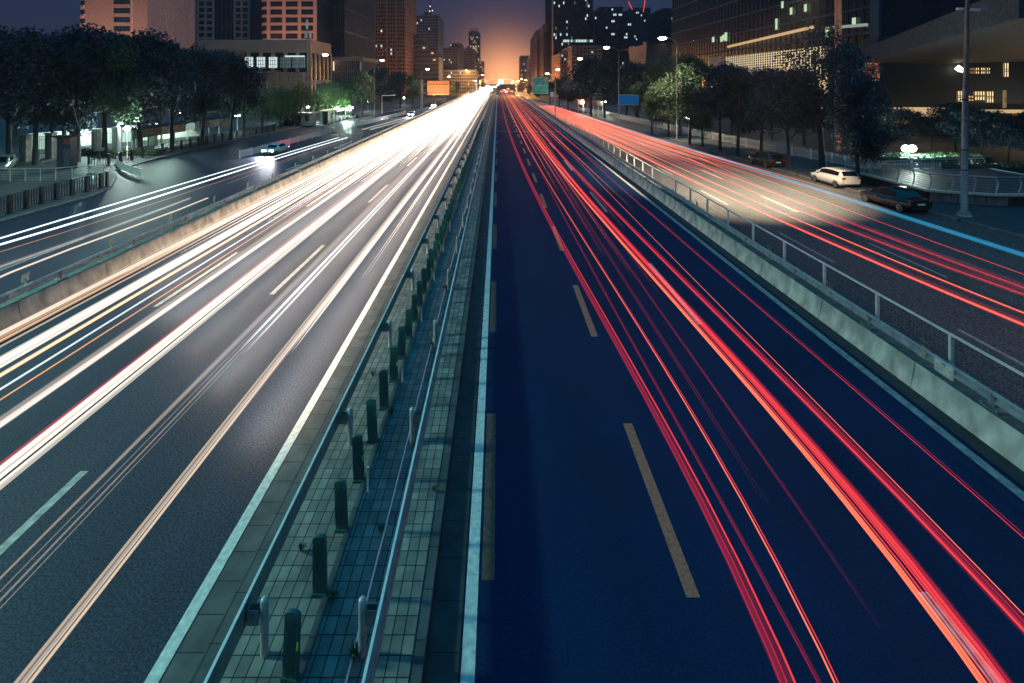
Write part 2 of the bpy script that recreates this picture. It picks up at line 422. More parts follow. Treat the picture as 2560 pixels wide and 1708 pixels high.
# markings
mk = 0.006
def marking(name, mat, rects, z=mk):
    m = MB()
    for (x0, x1, y0, y1) in rects:
        ys = yz(y0, y1) if y1-y0 > 30 else [y0, y1]
        m.extrude([(x0, z), (x1, z)], ys)
    return tag(m.build(name, mat), kind='structure')
marking('edge_line_marking', M['paint'], [(-4.70, -4.51, YN, MF)])
marking('edge_line_marking', M['paint'], [(-0.50, -0.31, YN, MF)])
marking('edge_line_marking', M['paint_dim'], [(10.0, 10.22, YN, MF)])
marking('bus_lane_marking', M['paint_y2'], [(-0.26, -0.05, 8.6+8.47*k, 12.9+8.47*k) for k in range(-1, 34)])
marking('lane_marking', M['paint_y'], [(2.92, 3.13, 8.31+8.47*k, 12.53+8.47*k) for k in range(0, 34)])
marking('lane_marking', M['paint_dim'], [(6.55, 6.72, 17.62+15.1*k, 23.5+15.1*k) for k in range(-1, 19)])
marking('lane_marking', M['paint_dim'], [(-8.55, -8.38, 9.9+15.1*k-6+1.1, 9.9+15.1*k+1.1) for k in range(0, 19)])
marking('lane_marking', M['paint_dim'], [(-12.2, -12.05, 9.9+15.1*k-6, 9.9+15.1*k) for k in range(0, 19)])
marking('lane_marking', M['paint_dim'], [(-22.6, -22.45, 20+12*k, 26+12*k) for k in range(0, 16)], LL+mk)
marking('lane_marking', M['paint_dim'], [(-26.3, -26.15, 16+12*k, 22+12*k) for k in range(0, 16)], LL+mk)
marking('edge_line_marking', M['paint_dim'], [(-17.75, -17.6, YN, 250)], LL+mk)
marking('lane_marking', M['paint_dim'], [(16.2, 16.35, 14+12*k, 19+12*k) for k in range(0, 16)], LR+mk)
marking('lane_marking', M['paint_dim'], [(20.0, 20.15, 12+12*k, 17+12*k) for k in range(0, 12)], LR+mk)
marking('expansion_joint', M['paint_dim'], [(-0.3, 10.0, 84.0, 84.35), (-0.3, 10.0, 118.0, 118.4), (-15.6, -4.7, 84.0, 84.35)], .009)
# arrows and painted characters on the left side road
m = MB()
def gp(px, py): x, y = G(px, py, LL); return (x, y, LL+mk+0.004)
x0, y0 = G(850, 366, LL)
def arrow(cx, y0, y1, w=0.16):
    m.quad((cx-w, y0+2.2, LL+.010), (cx+w, y0+2.2, LL+.010), (cx+w, y1, LL+.010), (cx-w, y1, LL+.010))
    m.poly([(cx, y0, LL+.010), (cx+0.55, y0+2.2, LL+.010), (cx-0.55, y0+2.2, LL+.010)])
arrow(x0, y0-3, y0+6)
tag(m.build('arrow_marking', M['paint']), kind='structure')
def strokes(name, pts_list, cx, cy, sx, sy, w):
    mm = MB()
    for (a, b) in pts_list:
        ax, ay = cx+a[0]*sx, cy+a[1]*sy; bx, by = cx+b[0]*sx, cy+b[1]*sy
        d = Vector((bx-ax, by-ay)); 
        n = Vector((-d.y, d.x)).normalized()*w
        mm.quad((ax+n.x, ay+n.y, LL+.010), (ax-n.x, ay-n.y, LL+.010), (bx-n.x, by-n.y, LL+.010), (bx+n.x, by+n.y, LL+.010))
        mm.v[-4:] = [(p[0], p[1], LL+.010+0.003*(len(mm.f))) for p in mm.v[-4:]]
    return tag(mm.build(name, M['paint']), kind='structure')
chY = [((-1, .5), (1, .5)), ((0, 1), (-.9, -1)), ((-.5, -.1), (.9, -.1)), ((-.3, -1), (.9, -1)), ((.9, -.1), (.9, -1)), ((-.4, -.1), (-.4, -1))]
chZ = [((-1, .8), (-.1, .8)), ((-.6, 1), (-.6, -1)), ((-1, 0), (-.1, 0)), ((.1, .6), (1, .6)), ((.1, .1), (1, .1)), ((.6, 1), (.3, -.3)), ((.3, -.3), (.9, -.6)), ((.7, -.6), (.9, -1))]
for (px, py, ch) in ((655, 462, chY), (742, 419, chZ), (545, 523, chY), (470, 548, chZ)):
    x, y = G(px, py, LL); strokes('character_marking', ch, x, y, 0.75, 2.0, 0.13)

# ------------------------------------------------------------------ median guardrails
def wbeam(side):   # profile (x, z) of a W-beam
    s = side
    return [(0.0, 0.00), (0.05*s, 0.03), (0.05*s, 0.09), (0.0, 0.14), (0.0, 0.18), (0.05*s, 0.23), (0.05*s, 0.29), (0.0, 0.32), (-0.012*s, 0.32), (-0.012*s, 0.0)]
PY0 = 7.30 - 4.24*4
pm = MB(); pm.lathe((0, 0, 0), [(0.055, -0.15), (0.055, 0.71), (0.053, 0.74), (0.042, 0.765), (0.02, 0.778), (0.0, 0.78)], 16)
post_me = pm.mesh('post', M['steel'])
sp = MB()
sp.extrude([(0.0, -0.10), (0.0, 0.10)], [-0.07, 0.07]); 
sp.box(-0.20, -0.055, -0.06, -0.045, -0.1, 0.1); sp.box(-0.20, -0.055, 0.045, 0.06, -0.1, 0.1); sp.box(-0.215, -0.20, -0.06, 0.06, -0.1, 0.1)
sp_me = sp.mesh('spacer', M['steel_dull'])
spr_me = sp_me
def guardrail(label, xp, xr, side):
    root = empty('guardrail', (xr, 0, 0.2), label, 'guardrail', 'guardrails along the median')
    rm = MB()
    rm.extrude([(p[0]*1.0, 0.42+p[1]) for p in wbeam(side)], [YN + 4.24*k*0.999 for k in range(0, 74)], closed=True)
    rm.box(-0.028, 0.010, YN, YN+4.24*73, 0.742, 0.752, 1)  # pale strip: the bright upper edge of the rail put into colour
    for k in range(0, 74): # lap joints and bolts
        y = PY0+4.24*k
        if y < YN+1: continue
        rm.box(-0.016*side-0.004, -0.012*side+0.004, y-0.18, y+0.18, 0.425, 0.735)
        for dz in (0.50, 0.66):
            rm.box(-0.03, 0.03, y-0.11, y-0.085, dz, dz+0.025); rm.box(-0.03, 0.03, y+0.085, y+0.11, dz, dz+0.025)
    rm.build('rail', [M['steel_dull'], M['white_metal']], root)
    for k in range(1, 72):
        y = PY0+4.24*k
        p = inst('post', post_me, root, (xp-xr, y, 0))
        q = inst('spacer', sp_me, root, (xp-xr, y, 0.55), 0 if side < 0 else math.pi)
    return root
guardrail('steel guardrail with round posts between the white light streaks and the green boards', -3.17, -3.42, -1)
guardrail('steel guardrail with round posts beside the thin pipe and the dark bus lane', -1.84, -1.57, 1)
# anti-glare boards
def blade_mesh(refl):
    m = MB(); n = 9
    w, t, h = 0.105, 0.032, 0.92
    prof = [(-w*0.92, 0.03), (-w, 0.25)] + [(-w*(1-0.03*k), 0.25+0.12*k) for k in range(1, 5)]
    top = [(w*0.94*math.cos(math.pi-math.pi*k/8), h-0.05+0.05*math.sin(math.pi*k/8)) for k in range(9)]
    ring = [(-w*0.92, 0.0), (-w, 0.22), (-w*0.96, 0.60)] + top + [(w*0.96, 0.60), (w, 0.22), (w*0.92, 0.0)]
    i = len(m.v); nn = len(ring)
    for yy in (-t, t):
        m.v += [(x, yy, z) for x, z in ring]
    m.f.append(tuple(range(i, i+nn))); m.f.append(tuple(range(i+2*nn-1, i+nn-1, -1))); m.m += [0, 0]; m.sm += [False, False]
    for j in range(nn):
        j2 = (j+1) % nn
        m.f.append((i+j2, i+j, i+nn+j, i+nn+j2)); m.m.append(0); m.sm.append(False)
    for x in (-0.06, -0.02, 0.03): # raised ribs
        m.box(x, x+0.012, -t-0.006, -t, 0.12, 0.8)
    m.box(-0.11, 0.11, -0.06, 0.06, 0.0, 0.05)
    for z in (0.2, 0.45, 0.7): m.box(0.045, 0.075, -t-0.004, -t, z, z+0.008)
    return m.mesh('board', M['blade'])
bl_me = blade_mesh(False)
rf = MB(); rf.box(0.085, 0.108, -0.045, -0.032, 0.44, 0.545); rf_me = rf.mesh('reflector', M['yellow'])
for k in range(0, 78):
    y = 7.0 - 1.153*2 + 1.153*k
    lab = 'dark green anti-glare board with a yellow reflector in the median row' if (k-2) % 3 == 0 else 'plain dark green anti-glare board standing in the median row'
    if k == 2: lab = 'dark green anti-glare board with yellow reflector beside the nearest left guardrail post'
    o = inst('anti_glare_board', bl_me, None, (-2.70, y, 0.2), random.uniform(-0.10, 0.10), (1, 1, random.uniform(0.97, 1.03)))
    o.rotation_euler = (random.uniform(-0.035, 0.035), random.uniform(-0.055, 0.055), random.uniform(-0.2, 0.2))
    tag(o, lab, 'anti-glare board', 'anti-glare boards with reflector' if (k-2) % 3 == 0 else 'anti-glare boards without reflector')
    if k == 2: o['group'] = 'anti-glare boards with reflector'
    if (k-2) % 3 == 0: inst('reflector', rf_me, o)
sm_ = MB(); sm_.tube([(0,0,-.05),(0,0,.42)], 0.022, 8); st_me = sm_.mesh('stake', M['white_metal'])
for k, y in enumerate((10.2, 13.9, 17.4, 20.9, 24.4, 27.8)):
    tag(inst('stake', st_me, None, (-2.47, y, 0.24)), 'short thin pale stake standing behind the green boards', 'stake', 'stakes behind the boards')
m = MB(); m.tube([(-1.96 + 0.012*math.sin(k*1.7), YN+6*k, 0.225) for k in range(0, 30)], 0.017, 8)
tag(m.build('pipe', M['white_metal']), 'thin pale cable pipe lying along the median pavers', 'pipe')

wm_ = MB(); rn = random.Random(3)
for k in range(60):
    a_ = rn.uniform(0, 6.28); l_ = rn.uniform(.04, .13); wm_.poly([(.02*math.cos(a_), .02*math.sin(a_), 0), (l_*.6*math.cos(a_)-.012*math.sin(a_), l_*.6*math.sin(a_)+.012*math.cos(a_), l_*.9), (l_*math.cos(a_), l_*math.sin(a_), l_*rn.uniform(.6, 1.1)), (l_*.6*math.cos(a_)+.012*math.sin(a_), l_*.6*math.sin(a_)-.012*math.cos(a_), l_*.8)])
wd = wm_.mesh('weed', M['leaf'])
for (x, y, sc) in ((-1.93, 7.25, 1.1), (-1.78, 11.5, .8), (-2.02, 9.3, .7), (-3.25, 8.9, .8), (-2.5, 12.6, .9), (-1.9, 15.8, 1.2), (-3.3, 14.2, .9), (-1.2, 10.2, .7), (-2.48, 8.1, .7), (-1.95, 20.1, 1.3)):
    tag(inst('weed', wd, None, (x, y, .2), rn.uniform(0, 6), sc), 'small tuft of weed growing from a joint of the median pavers', 'weed', 'weeds in the median pavers')
# ------------------------------------------------------------------ concrete barriers of the outer edges
def barrier(label, xs, side, z1=0.68):
    s = side
    root = empty('concrete_barrier', (xs, 0, 0), label, 'barrier', 'concrete barriers along the carriageway edges')
    m = MB()
    prof = [(0.0, -0.02), (0.0, 0.05), (0.03*s, 0.14), (0.07*s, 0.26), (0.10*s, 0.42), (0.12*s, 0.60), (0.125*s, z1)]
    y = YN
    while y < MF:
        L = 3.98 if y < 120 else 20
        m.extrude(prof, [y, y+L], smooth=True)
        m.quad((0, y, 0), (0.125*s, y, z1), (0.5*s, y, z1), (0.5*s, y, 0)); m.quad((0, y+L, 0), (0.125*s, y+L, z1), (0.5*s, y+L, z1), (0.5*s, y+L, 0))
        y += L+0.02
    # hairline cracks as shallow darker strips
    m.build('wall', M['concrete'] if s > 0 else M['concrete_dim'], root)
    m = MB(); m.box(min(0.128*s, 0.55*s), max(0.128*s, 0.55*s), YN, MF, z1-0.7, z1-0.012); m.build('coping', M['conc_top'], root)
    m = MB(); m.extrude([(0.36*s+p[0]*-1, z1+0.10+p[1]*0.82) for p in wbeam(s)], [YN+4*k for k in range(0, 79)], closed=True)
    for k in range(0, 79):
        y = YN+4*k
        m.box(0.33*s-0.03, 0.33*s+0.03, y-0.14, y+0.14, z1+0.11, z1+0.35)
    m.build('rail', M['steel'], root)
    mm = MB(); mm.box(-0.05, 0.05, -0.05, 0.05, -0.03, 0.30); mm.box(-0.16, 0.10, -0.24, 0.24, -0.012, 0.03)
    for dx in (-0.12, 0.05):
        for dy in (-0.18, 0.18): mm.lathe((dx, dy, 0.03), [(0.025, 0), (0.025, 0.03), (0, 0.035)], 8)
    pme = mm.mesh('post', M['steel_dull'])
    for k in range(3, 76): inst('post', pme, root, (0.36*s, YN+4*k+2.0, z1))
    return root
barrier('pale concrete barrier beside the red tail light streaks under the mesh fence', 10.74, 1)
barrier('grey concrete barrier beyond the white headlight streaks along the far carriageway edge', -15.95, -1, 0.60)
m = MB()  # delineator plates standing behind the rails
m.box(-0.02, 0.02, -0.02, 0.02, -0.4, 0.15); m.extrude([(-.02, 0.0), (-.03, .1), (-.02, .2), (0.0, .3)], [-0.22, 0.22]); m.extrude([(0.0, 0.0), (-.01, .1), (0.0, .2), (0.02, .3)], [-0.22, 0.22])
dp_me = m.mesh('delineator_plate', M['plate'])
for k in range(0, 46):
    y = 18.9+4.2*k
    o = inst('delineator_plate', dp_me, None, (-16.62, y, 0.92), random.uniform(-.1, .1) + R(12))
    tag(o, 'small pale delineator plate standing behind the far barrier rail', 'delineator', 'delineator plates on the far barrier')
for k in range(0, 30):
    y = 10.4+4.2*k
    o = inst('delineator_plate', dp_me, None, (11.62, y, 0.62), math.pi+random.uniform(-.1, .1) + R(-12))
    tag(o, 'small ribbed plate standing behind the mesh fence of the pale barrier', 'delineator', 'delineator plates behind the mesh fence')
# mesh fence on the right barrier
root = empty('mesh_fence', (11.42, 0, 0.68), 'wire mesh fence with pale posts and top rail on the pale barrier', 'fence')
m = MB(); m.bar((0, 2, 0.92), (0, 210, 0.92), 0.05, 0.05); m.build('top_rail', M['white_metal'], root)
pm = MB(); pm.box(-0.04, 0.04, -0.04, 0.04, -0.1, 0.89); fp_me = pm.mesh('post', M['white_metal'])
for k in range(0, 78): inst('post', fp_me, root, (0, 13.54-2.62*4+2.62*k, 0))
m = MB()
for k in range(0, 5): m.bar((0, 2, 0.06+0.2*k), (0, 120, 0.06+0.2*k), 0.006, 0.006)
y = 3.0
while y < 60:
    m.bar((0, y, 0.04), (0, y, 0.89), 0.0035, 0.0035); y += 0.14
m.build('wire_mesh', M['iron'], root)
# notice plate
x, y = 11.05, 13.3
root = empty('notice_plate', (x, y, 0.86), 'white rounded notice plate with lines of print fixed to the pale barrier rail', 'notice')
m = MB(); 
def rrect(hw, hh, r, xx):
    pts = []
    for cx, cy, a0 in ((hw-r, hh-r, 0), (-hw+r, hh-r, 90), (-hw+r, -hh+r, 180), (hw-r, -hh+r, 270)):
        for k in range(5): t = R(a0+22.5*k); pts.append((xx, cx+r*math.cos(t), cy+r*math.sin(t)))
    return pts
a, b = rrect(0.29, 0.165, 0.05, -0.012), rrect(0.29, 0.165, 0.05, 0.012)
m.poly(a); m.poly(list(reversed(b)))
for k in range(len(a)): m.quad(a[k-1], a[k], b[k], b[k-1])
m.build('plate', M['white_metal'], root)
m = MB()
a, b = rrect(0.27, 0.147, 0.04, -0.014), rrect(0.263, 0.14, 0.035, -0.014)
for k in range(len(a)): m.quad(a[k-1], a[k], b[k], b[k-1])
for yy in (0.045, 0.0, -0.04): m.box(-0.0155, -0.013, yy-0.014, yy+0.014, 0.092, 0.122)
for r_ in range(6):
    yy = 0.235
    while yy > -0.235:
        w_ = random.uniform(0.02, 0.07)
        if random.random() < 0.78: m.box(-0.0155, -0.013, yy-w_, yy, 0.055-0.034*r_, 0.063-0.034*r_)
        yy -= w_+random.uniform(0.008, 0.03)
m.build('print', M['iron'], root)

# ------------------------------------------------------------------ light streaks of passing vehicles
def spline(pts):
    """(x, y) by distance y: the smoothest curve close to the measured points"""
    import numpy as np
    pts = sorted(pts, key=lambda p: p[1])
    t = np.log([p[1] for p in pts]); xs = np.array([p[0] for p in pts]); w = np.array([p[1]**-.6 for p in pts])
    deg = min(3, len(pts)-1)
    c = np.polyfit(t, xs, deg, w=w); dc = np.polyder(c); t0, t1, y0 = t[0], t[-1], pts[0][1]
    xa, ka = float(np.polyval(c, t0)), float(np.polyval(dc, t0))/y0
    def f(y):
        if y < y0: return xa+ka*(y-y0)
        return float(np.polyval(c, min(math.log(y), t1)))
    return f
def streak(name, fx, y0, y1, z, strands, label, cat, group, taper=0.0):
    """strands: (dx, dz, radius, material); a lamp's path through the exposure as thin tubes of light"""
    mats = []; m = MB()
    ys = [y0]
    while ys[-1] < y1: ys.append(min(y1, ys[-1] + max(1.2, abs(ys[-1])*0.14)))
    for (dx, dz, r, mat) in strands:
        if mat not in mats: mats.append(mat)
        m.tube([(fx(y)+dx, y, z+dz) for y in ys], [r*(1 if not taper else max(0.03, min(1, (y-y0)/taper))) for y in ys], 6, mats.index(mat), cap=True)
    o = m.build(name, mats)
    return tag(o, label, cat, group)
GH, GT = 'headlight streaks on the oncoming carriageway', 'tail light streaks on the outgoing carriageway'
def bundle(w, n, mats, rmin=0.02, rmax=0.05, dz=0.12):
    out_ = []
    for k in range(n):
        out_.append(((k/(max(1, n-1))-0.5)*w + random.uniform(-.01, .01), random.uniform(-dz, dz), random.uniform(rmin, rmax), random.choice(mats)))
    return out_
w_, c_, d_, b_, am = E['white'], E['cream'], E['dimwhite'], E['blueish'], E['amber']
def sx(y0): return (0-VX)/(y0-VY)*(H-0.7)
def const(x): return lambda y: x
def HS(x, y0, strands, label, y1=700, taper=0.0): streak('headlight_streak', const(x), y0, y1, 0.7, strands, label, 'light streak', GH, taper)
HS(sx(836), YN, bundle(0.26, 5, [c_, w_, d_], 0.02, 0.04), 'cream headlight streak running closest to the grey concrete barrier')
HS(sx(860), YN, bundle(0.12, 3, [c_, am], 0.014, 0.03), 'thin amber-edged headlight streak second from the grey concrete barrier')
HS(sx(909), YN, bundle(0.40, 8, [w_, w_, c_], 0.022, 0.05), 'broad white headlight streak third from the grey concrete barrier')
HS(sx(936), YN, bundle(0.20, 4, [w_, c_, am], 0.02, 0.035), 'white headlight streak with an amber edge beside the broad third streak')
HS(sx(974), YN, [(0, 0, 0.022, b_), (0.05, 0.05, 0.012, d_)], 'thin bluish headlight streak above a dark strip of asphalt')
HS(sx(999), YN, [(0, 0, 0.010, am), (0.06, 0.02, 0.009, am)], 'thin double amber streak beside the bluish headlight streak')
HS(sx(1066), YN, bundle(0.22, 6, [w_, d_, w_], 0.018, 0.045), 'white headlight streak alone in the middle of the oncoming lanes')
HS(sx(1160), YN, [(0, 0, 0.022, E['deepred'])], 'dull red lamp streak running along the broadest white streak')
HS(sx(1192), YN, bundle(0.44, 10, [w_, w_, c_], 0.022, 0.048), 'broadest white headlight streak with a red line along its edge')
HS(sx(1507), YN, bundle(0.26, 4, [d_], 0.006, 0.012), 'faint pale double streak beside the short lane dash')
HS(-5.77, YN, bundle(0.16, 5, [c_, d_], 0.012, 0.024, 0.06), 'pale brownish headlight streak running closest to the kerb slabs')
zJ = F*(H-0.7)/(880-VY)
HS(PX(604.6, zJ), zJ, bundle(0.16, 4, [b_, w_], 0.025, 0.045), 'bluish white headlight streak beginning midway along the faint pale streak', taper=3)
HS(PX(724.4, zJ), zJ, bundle(0.16, 4, [w_, w_], 0.025, 0.045), 'white headlight streak beginning midway nearest the median', taper=3)
fw = E['farwhite']
for i in range(26):
    x = -5.0-9.4*((i*0.618) % 1.0); y0 = 20+46*((i*0.382) % 1.0)**1.3
    HS(x, y0, bundle(0.16, 2, [fw], 0.03, 0.05), 'far white headlight streak merging into the glare down the road', taper=30)
# additive tubes imitate headlight glare and lit haze over the oncoming lanes
for i, (x, r) in enumerate(((-5.6, 0.55), (-7.2, 0.6), (-9.2, 0.75), (-10.6, 0.6), (-12.8, 0.7), (-14.2, 0.5))):
    streak('headlight_glow', const(x), 6, 650, 0.8, [(0, 0, r, GL['dim']), (0, 0, r*0.7, GL['dim']), (0, 0, r*0.4, GL['cream'])], 'faint wide glow around the white headlight streaks', 'light streak', 'faint glows around the headlight streaks', 70)
for x in (-5.5, -9, -12.5):  # wider tubes put the far headlight bloom into glowing shapes
    streak('headlight_glow', const(x), 150, 700, 1.0, [(0, 0, 2.4, GL['flare']), (0, 0, 1.5, GL['flare']), (0, 0, .8, GL['cream'])], 'broad glow of headlights far down the road', 'light streak', 'broad far glows of headlights', 60)
# added strip lights stand in for the passing headlamps and brighten the road
for (x, y0, p_) in [(xx, yy+2*k, 2500) for k, xx in enumerate((-5.4, -7.4, -9.2, -11.0, -12.8, -14.2)) for yy in (12, 18, 25, 33, 43)]:
    bd = bpy.data.lights.new('headlight_beam', 'AREA'); bd.shape = 'RECTANGLE'; bd.size = 0.2; bd.size_y = 300-y0; bd.energy = p_*2.5; bd.color = (1.0, .74, .54)
    bo = bpy.data.objects.new('headlight_beam', bd); COL.objects.link(bo); bo.location = (x, (300+y0)/2, 0.72)
# tail lights: measured along the photo, at lamp height
def path(pts, h): return [G(px, py, h) for (px, py) in pts]
def TS(pts, strands, label, h=0.85, y0=None, y1=312, group=GT, cat='light streak', name='tail_light_streak'):
    strands = [(a, b, c*(0.72 if c < .05 else 1), m_) for (a, b, c, m_) in strands]
    P = path(pts, h); f = spline(P); ya = min(p[1] for p in P); yb = max(p[1] for p in P)
    streak(name, f, YN if y0 is None else y0, y1 if y1 else yb, h, strands, label, cat, group, 0 if y0 is None else max(4, y0*.5))
r_, hr, dr = E['red'], E['hotred'], E['deepred']
TS([(1254.4, 233.4), (1261.2, 286.2), (1271.4, 332), (1291.8, 388), (1332.7, 451.5), (1381.7, 557.7), (1441.6, 674.8), (1627, 1000), (1983, 1708)],
   [(0.03, 0, 0.020, r_), (-0.07, 0.02, 0.012, dr), (-0.13, -.02, 0.012, dr), (-0.08, 0, 0.085, GL['red']), (-0.1, 0, .05, GL['red'])], 'red tail light streak with a purple veil running closest to the bus lane')
TS([(1261, 233), (1269.7, 269), (1288.4, 317), (1302, 342), (1340.8, 402.5), (1408.9, 503), (1447, 577), (1507, 675), (1698, 1000), (2091, 1708)],
   [(0, 0, 0.016, hr), (0.03, 0.03, 0.010, r_)], 'narrow bright red streak second from the bus lane')
TS([(1264, 233), (1275, 262), (1317.4, 347.5), (1336, 388), (1365, 457), (1417, 574), (1469, 675), (1676, 1000), (2041, 1708)],
   [(0, 0, 0.010, dr), (0.03, 0, 0.03, GL['red'])], 'dim red streak crossing between the two streaks nearest the bus lane', y1=82)
TS([(1268, 233), (1280, 255.6), (1300.3, 296.5), (1332.7, 354.4), (1395, 418.8), (1463, 495), (1545, 590), (1621, 674.8), (1880, 1000), (2458, 1708)],
   [(0, 0, 0.032, hr), (0.055, 0.0, 0.026, hr), (0.10, 0.02, 0.016, r_)], 'bright orange-red streak along the inner edge of the broad red band')
TS([(1271, 233), (1284, 255.6), (1306, 296.5), (1340, 354.4), (1404, 418.8), (1475, 495), (1561, 590), (1641, 674.8), (1908, 1000), (2510, 1708)],
   [(-0.07, 0, 0.014, r_), (-0.02, 0, 0.030, r_), (0.04, 0, 0.032, r_), (0.10, 0, 0.024, dr), (0.03, 0, 0.10, GL['red'])], 'broad red band of tail lights in the middle outgoing lane')
TS([(1272.5, 235), (1290, 262), (1320, 305), (1362.6, 398), (1430, 500), (1500, 600), (1560, 700), (1748, 1000), (2100, 1560)],
   [(0, 0, 0.006, dr), (0.06, 0, 0.03, GL['faintred'])], 'faint red veil between the narrow streaks and the broad red band', y0=9, y1=100)
TS([(1276, 235), (1296, 262), (1328, 305), (1380, 398), (1452, 500), (1535, 610), (1640, 760), (1804.5, 1000), (2268, 1674)],
   [(0, 0, 0.009, dr), (0.03, 0, 0.02, GL['faintred'])], 'thin dim red streak left of the broad red band fading out near the viewer', y0=7)
TS([(1288.4, 243.7), (1315.7, 286), (1356.5, 337), (1429.8, 417), (1531.5, 522), (1613, 604), (1686.7, 675), (1996, 1000), (2560, 1572)],
   [(0, 0, 0.026, r_), (0.05, 0, 0.018, dr), (0.11, 0, 0.014, dr), (0.05, 0, 0.09, GL['red'])], 'soft red streak with a grey-red veil right of the broad red band')
TS([(1286.7, 233.4), (1322.5, 272.6), (1373.6, 327), (1448.5, 408.9), (1572, 525), (1708.5, 674.8), (2032, 1000), (2560, 1536.4)],
   [(0, 0, 0.009, hr)], 'hair-thin bright red streak beside the soft grey-red veil')
TS([(1305.5, 245.4), (1356.5, 286), (1477, 410.7), (1640, 544), (1793, 675), (2161, 1000), (2560, 1345)],
   [(0, 0, 0.008, r_), (0.07, 0, 0.007, dr)], 'thin double red streak running closest to the pale barrier')
for i, (dx, y0, mt) in enumerate(((3.3, 48, hr), (3.9, 34, hr), (4.3, 22, r_), (4.6, 30, r_), (4.9, 20, hr), (5.15, 36, hr), (5.4, 18, r_), (5.6, 50, hr), (6.1, 26, r_), (6.5, 60, hr), (7.1, 46, r_), (7.5, 30, hr), (7.9, 64, hr), (8.6, 40, r_))):
    streak('tail_light_streak', (lambda d: (lambda y: d - 0.9*max(0, min(1, (y-30)/200))))(dx), y0, 312, 0.85, [(0, 0, 0.015, mt), (0.06, 0, 0.010, hr)], 'far orange-red tail light streak closing in towards the horizon glow', 'light streak', GT, 30)
# side road on the right
GS = 'light streaks on the kerbside road'
hS = LR+0.85
def SS(pts, strands, label, y0=None, y1=None): TS(pts, strands, label, hS, y0, y1, GS)
SS([(1335, 258), (1408, 300), (1490, 333), (1681, 427), (1817, 491), (1920, 539), (2233, 675), (2560, 812)], [(0, 0, 0.026, hr), (-0.07, 0, 0.022, r_), (0.05, 0.02, 0.014, r_), (0.1, 0, 0.13, GL['faintred']), (-.12, 0, .009, dr)], 'double red streak lowest of the kerbside road beside the mesh fence')
SS([(1338, 257), (1420, 297), (1560, 352), (1719, 429.7), (1822.8, 476), (1920, 518), (2298.5, 674.8), (2560, 784)], [(0, 0, 0.026, hr), (0.06, 0, 0.014, dr), (-0.08, 0, 0.05, GL['red'])], 'orange-red streak second from the mesh fence on the kerbside road')
SS([(1341, 257), (1430, 293), (1600, 360), (1749, 424), (1920, 496), (2151, 587.7), (2396.5, 674.8), (2560, 738)], [(0, 0, 0.016, r_), (0.05, 0, 0.012, dr), (0.1, 0, 0.13, GL['faintred']), (-.12, 0, .009, dr)], 'red streak third from the mesh fence on the kerbside road')
SS([(1345, 257), (1440, 290), (1626, 362), (1749, 410), (1931, 481.5), (2200, 583), (2437, 675), (2560, 720)], [(0, 0, 0.014, r_), (0.08, 0, 0.010, dr), (0.1, 0, 0.13, GL['faintred']), (-.12, 0, .009, dr)], 'thin red streak fourth from the mesh fence on the kerbside road')
SS([(1348, 256), (1450, 287), (1626.8, 346), (1763, 394), (1940, 462), (2246.8, 568.6), (2527, 675), (2560, 687)], [(0, 0, 0.018, r_)], 'single clean red streak between the fan of streaks and the blue one')
SS([(1352, 256), (1460, 285), (1640, 343), (1800, 402), (1920, 446), (2192, 517), (2560, 640)], [(0, 0, 0.008, dr)], 'dim dark red streak running just below the blue streak', y0=24)
SS([(1719, 394), (1800, 436), (1885.5, 481.5)], [(0, 0, 0.03, hr)], 'short bright orange streak lower of two crossing the kerbside road', y0=F*(H-hS)/(481.5-VY), y1=F*(H-hS)/(394-VY))
SS([(1749, 394), (1840, 437), (1931.8, 481.5)], [(0, 0, 0.03, hr)], 'short bright orange streak upper of two crossing the kerbside road', y0=F*(H-hS)/(481.5-VY), y1=F*(H-hS)/(394-VY))
for i in range(26):
    t = i/25
    SS([(1332+20*t, 258-2*t), (1408+50*t, 303-15*t), (1500+130*t, 345), (1560+260*t, 376+26*t)], [(0, 0, random.uniform(.018, .032), random.choice([hr, hr, r_])), (0.08, 0, 0.014, r_), (0.04, 0, 0.16, GL['amber'])], 'far orange-red streak in the fan of streaks on the kerbside road', y0=random.uniform(36, 70), y1=170)
SS([(1345, 255), (1392.6, 267.7), (1572.3, 324.9), (1763, 380.7), (1920, 432.4), (2240, 531), (2560, 632.6)], [(0, -.1, 0.030, E['cyan']), (0.06, -.05, 0.02, E['cyan']), (-0.06, -.15, 0.018, E['cyan']), (0, -.1, 0.13, GL['cyan'])], 'blue streak running past the parked cars along the kerb')
# side road on the left
GLs = 'light streaks on the road beyond the grey barrier'
hL = LL+0.7
def LS(pts, strands, label, y0=None, y1=None):
    P = path(pts, hL); f = spline(P)
    streak('headlight_streak', f, YN if y0 is None else y0, y1 or max(p[1] for p in P), hL, strands, label, 'light streak', GLs)
LS([(0, 596), (320, 500), (640, 405), (847, 344)], [(0, 0, 0.05, b_), (0.06, 0.02, 0.03, b_)], 'upper bluish white streak of a pair ending before the turn')
LS([(0, 612), (320, 515), (640, 413.4), (869, 344)], [(0, 0, 0.06, b_), (0.08, 0.02, 0.045, w_), (-.07, 0, .03, b_)], 'lower broader bluish white streak of a pair ending before the turn')
LS([(0, 630), (320, 530), (640, 424), (868, 350.7)], [(0, 0, 0.014, am)], 'thin amber streak under the bluish white pair')
LS([(0, 666.6), (240, 582), (472.5, 496.4)], [(0, 0, 0.02, d_), (0.09, 0, 0.03, d_), (0.05, 0, 0.1, GL['dim'])], 'dull cream streak ending midway beyond the grey barrier')
LS([(0, 692), (35, 677), (260, 592), (518.8, 495)], [(0, 0, 0.04, c_), (0.07, 0, 0.035, w_), (-.06, 0, .02, d_)], 'bright cream streak with a rounded end beyond the grey barrier')
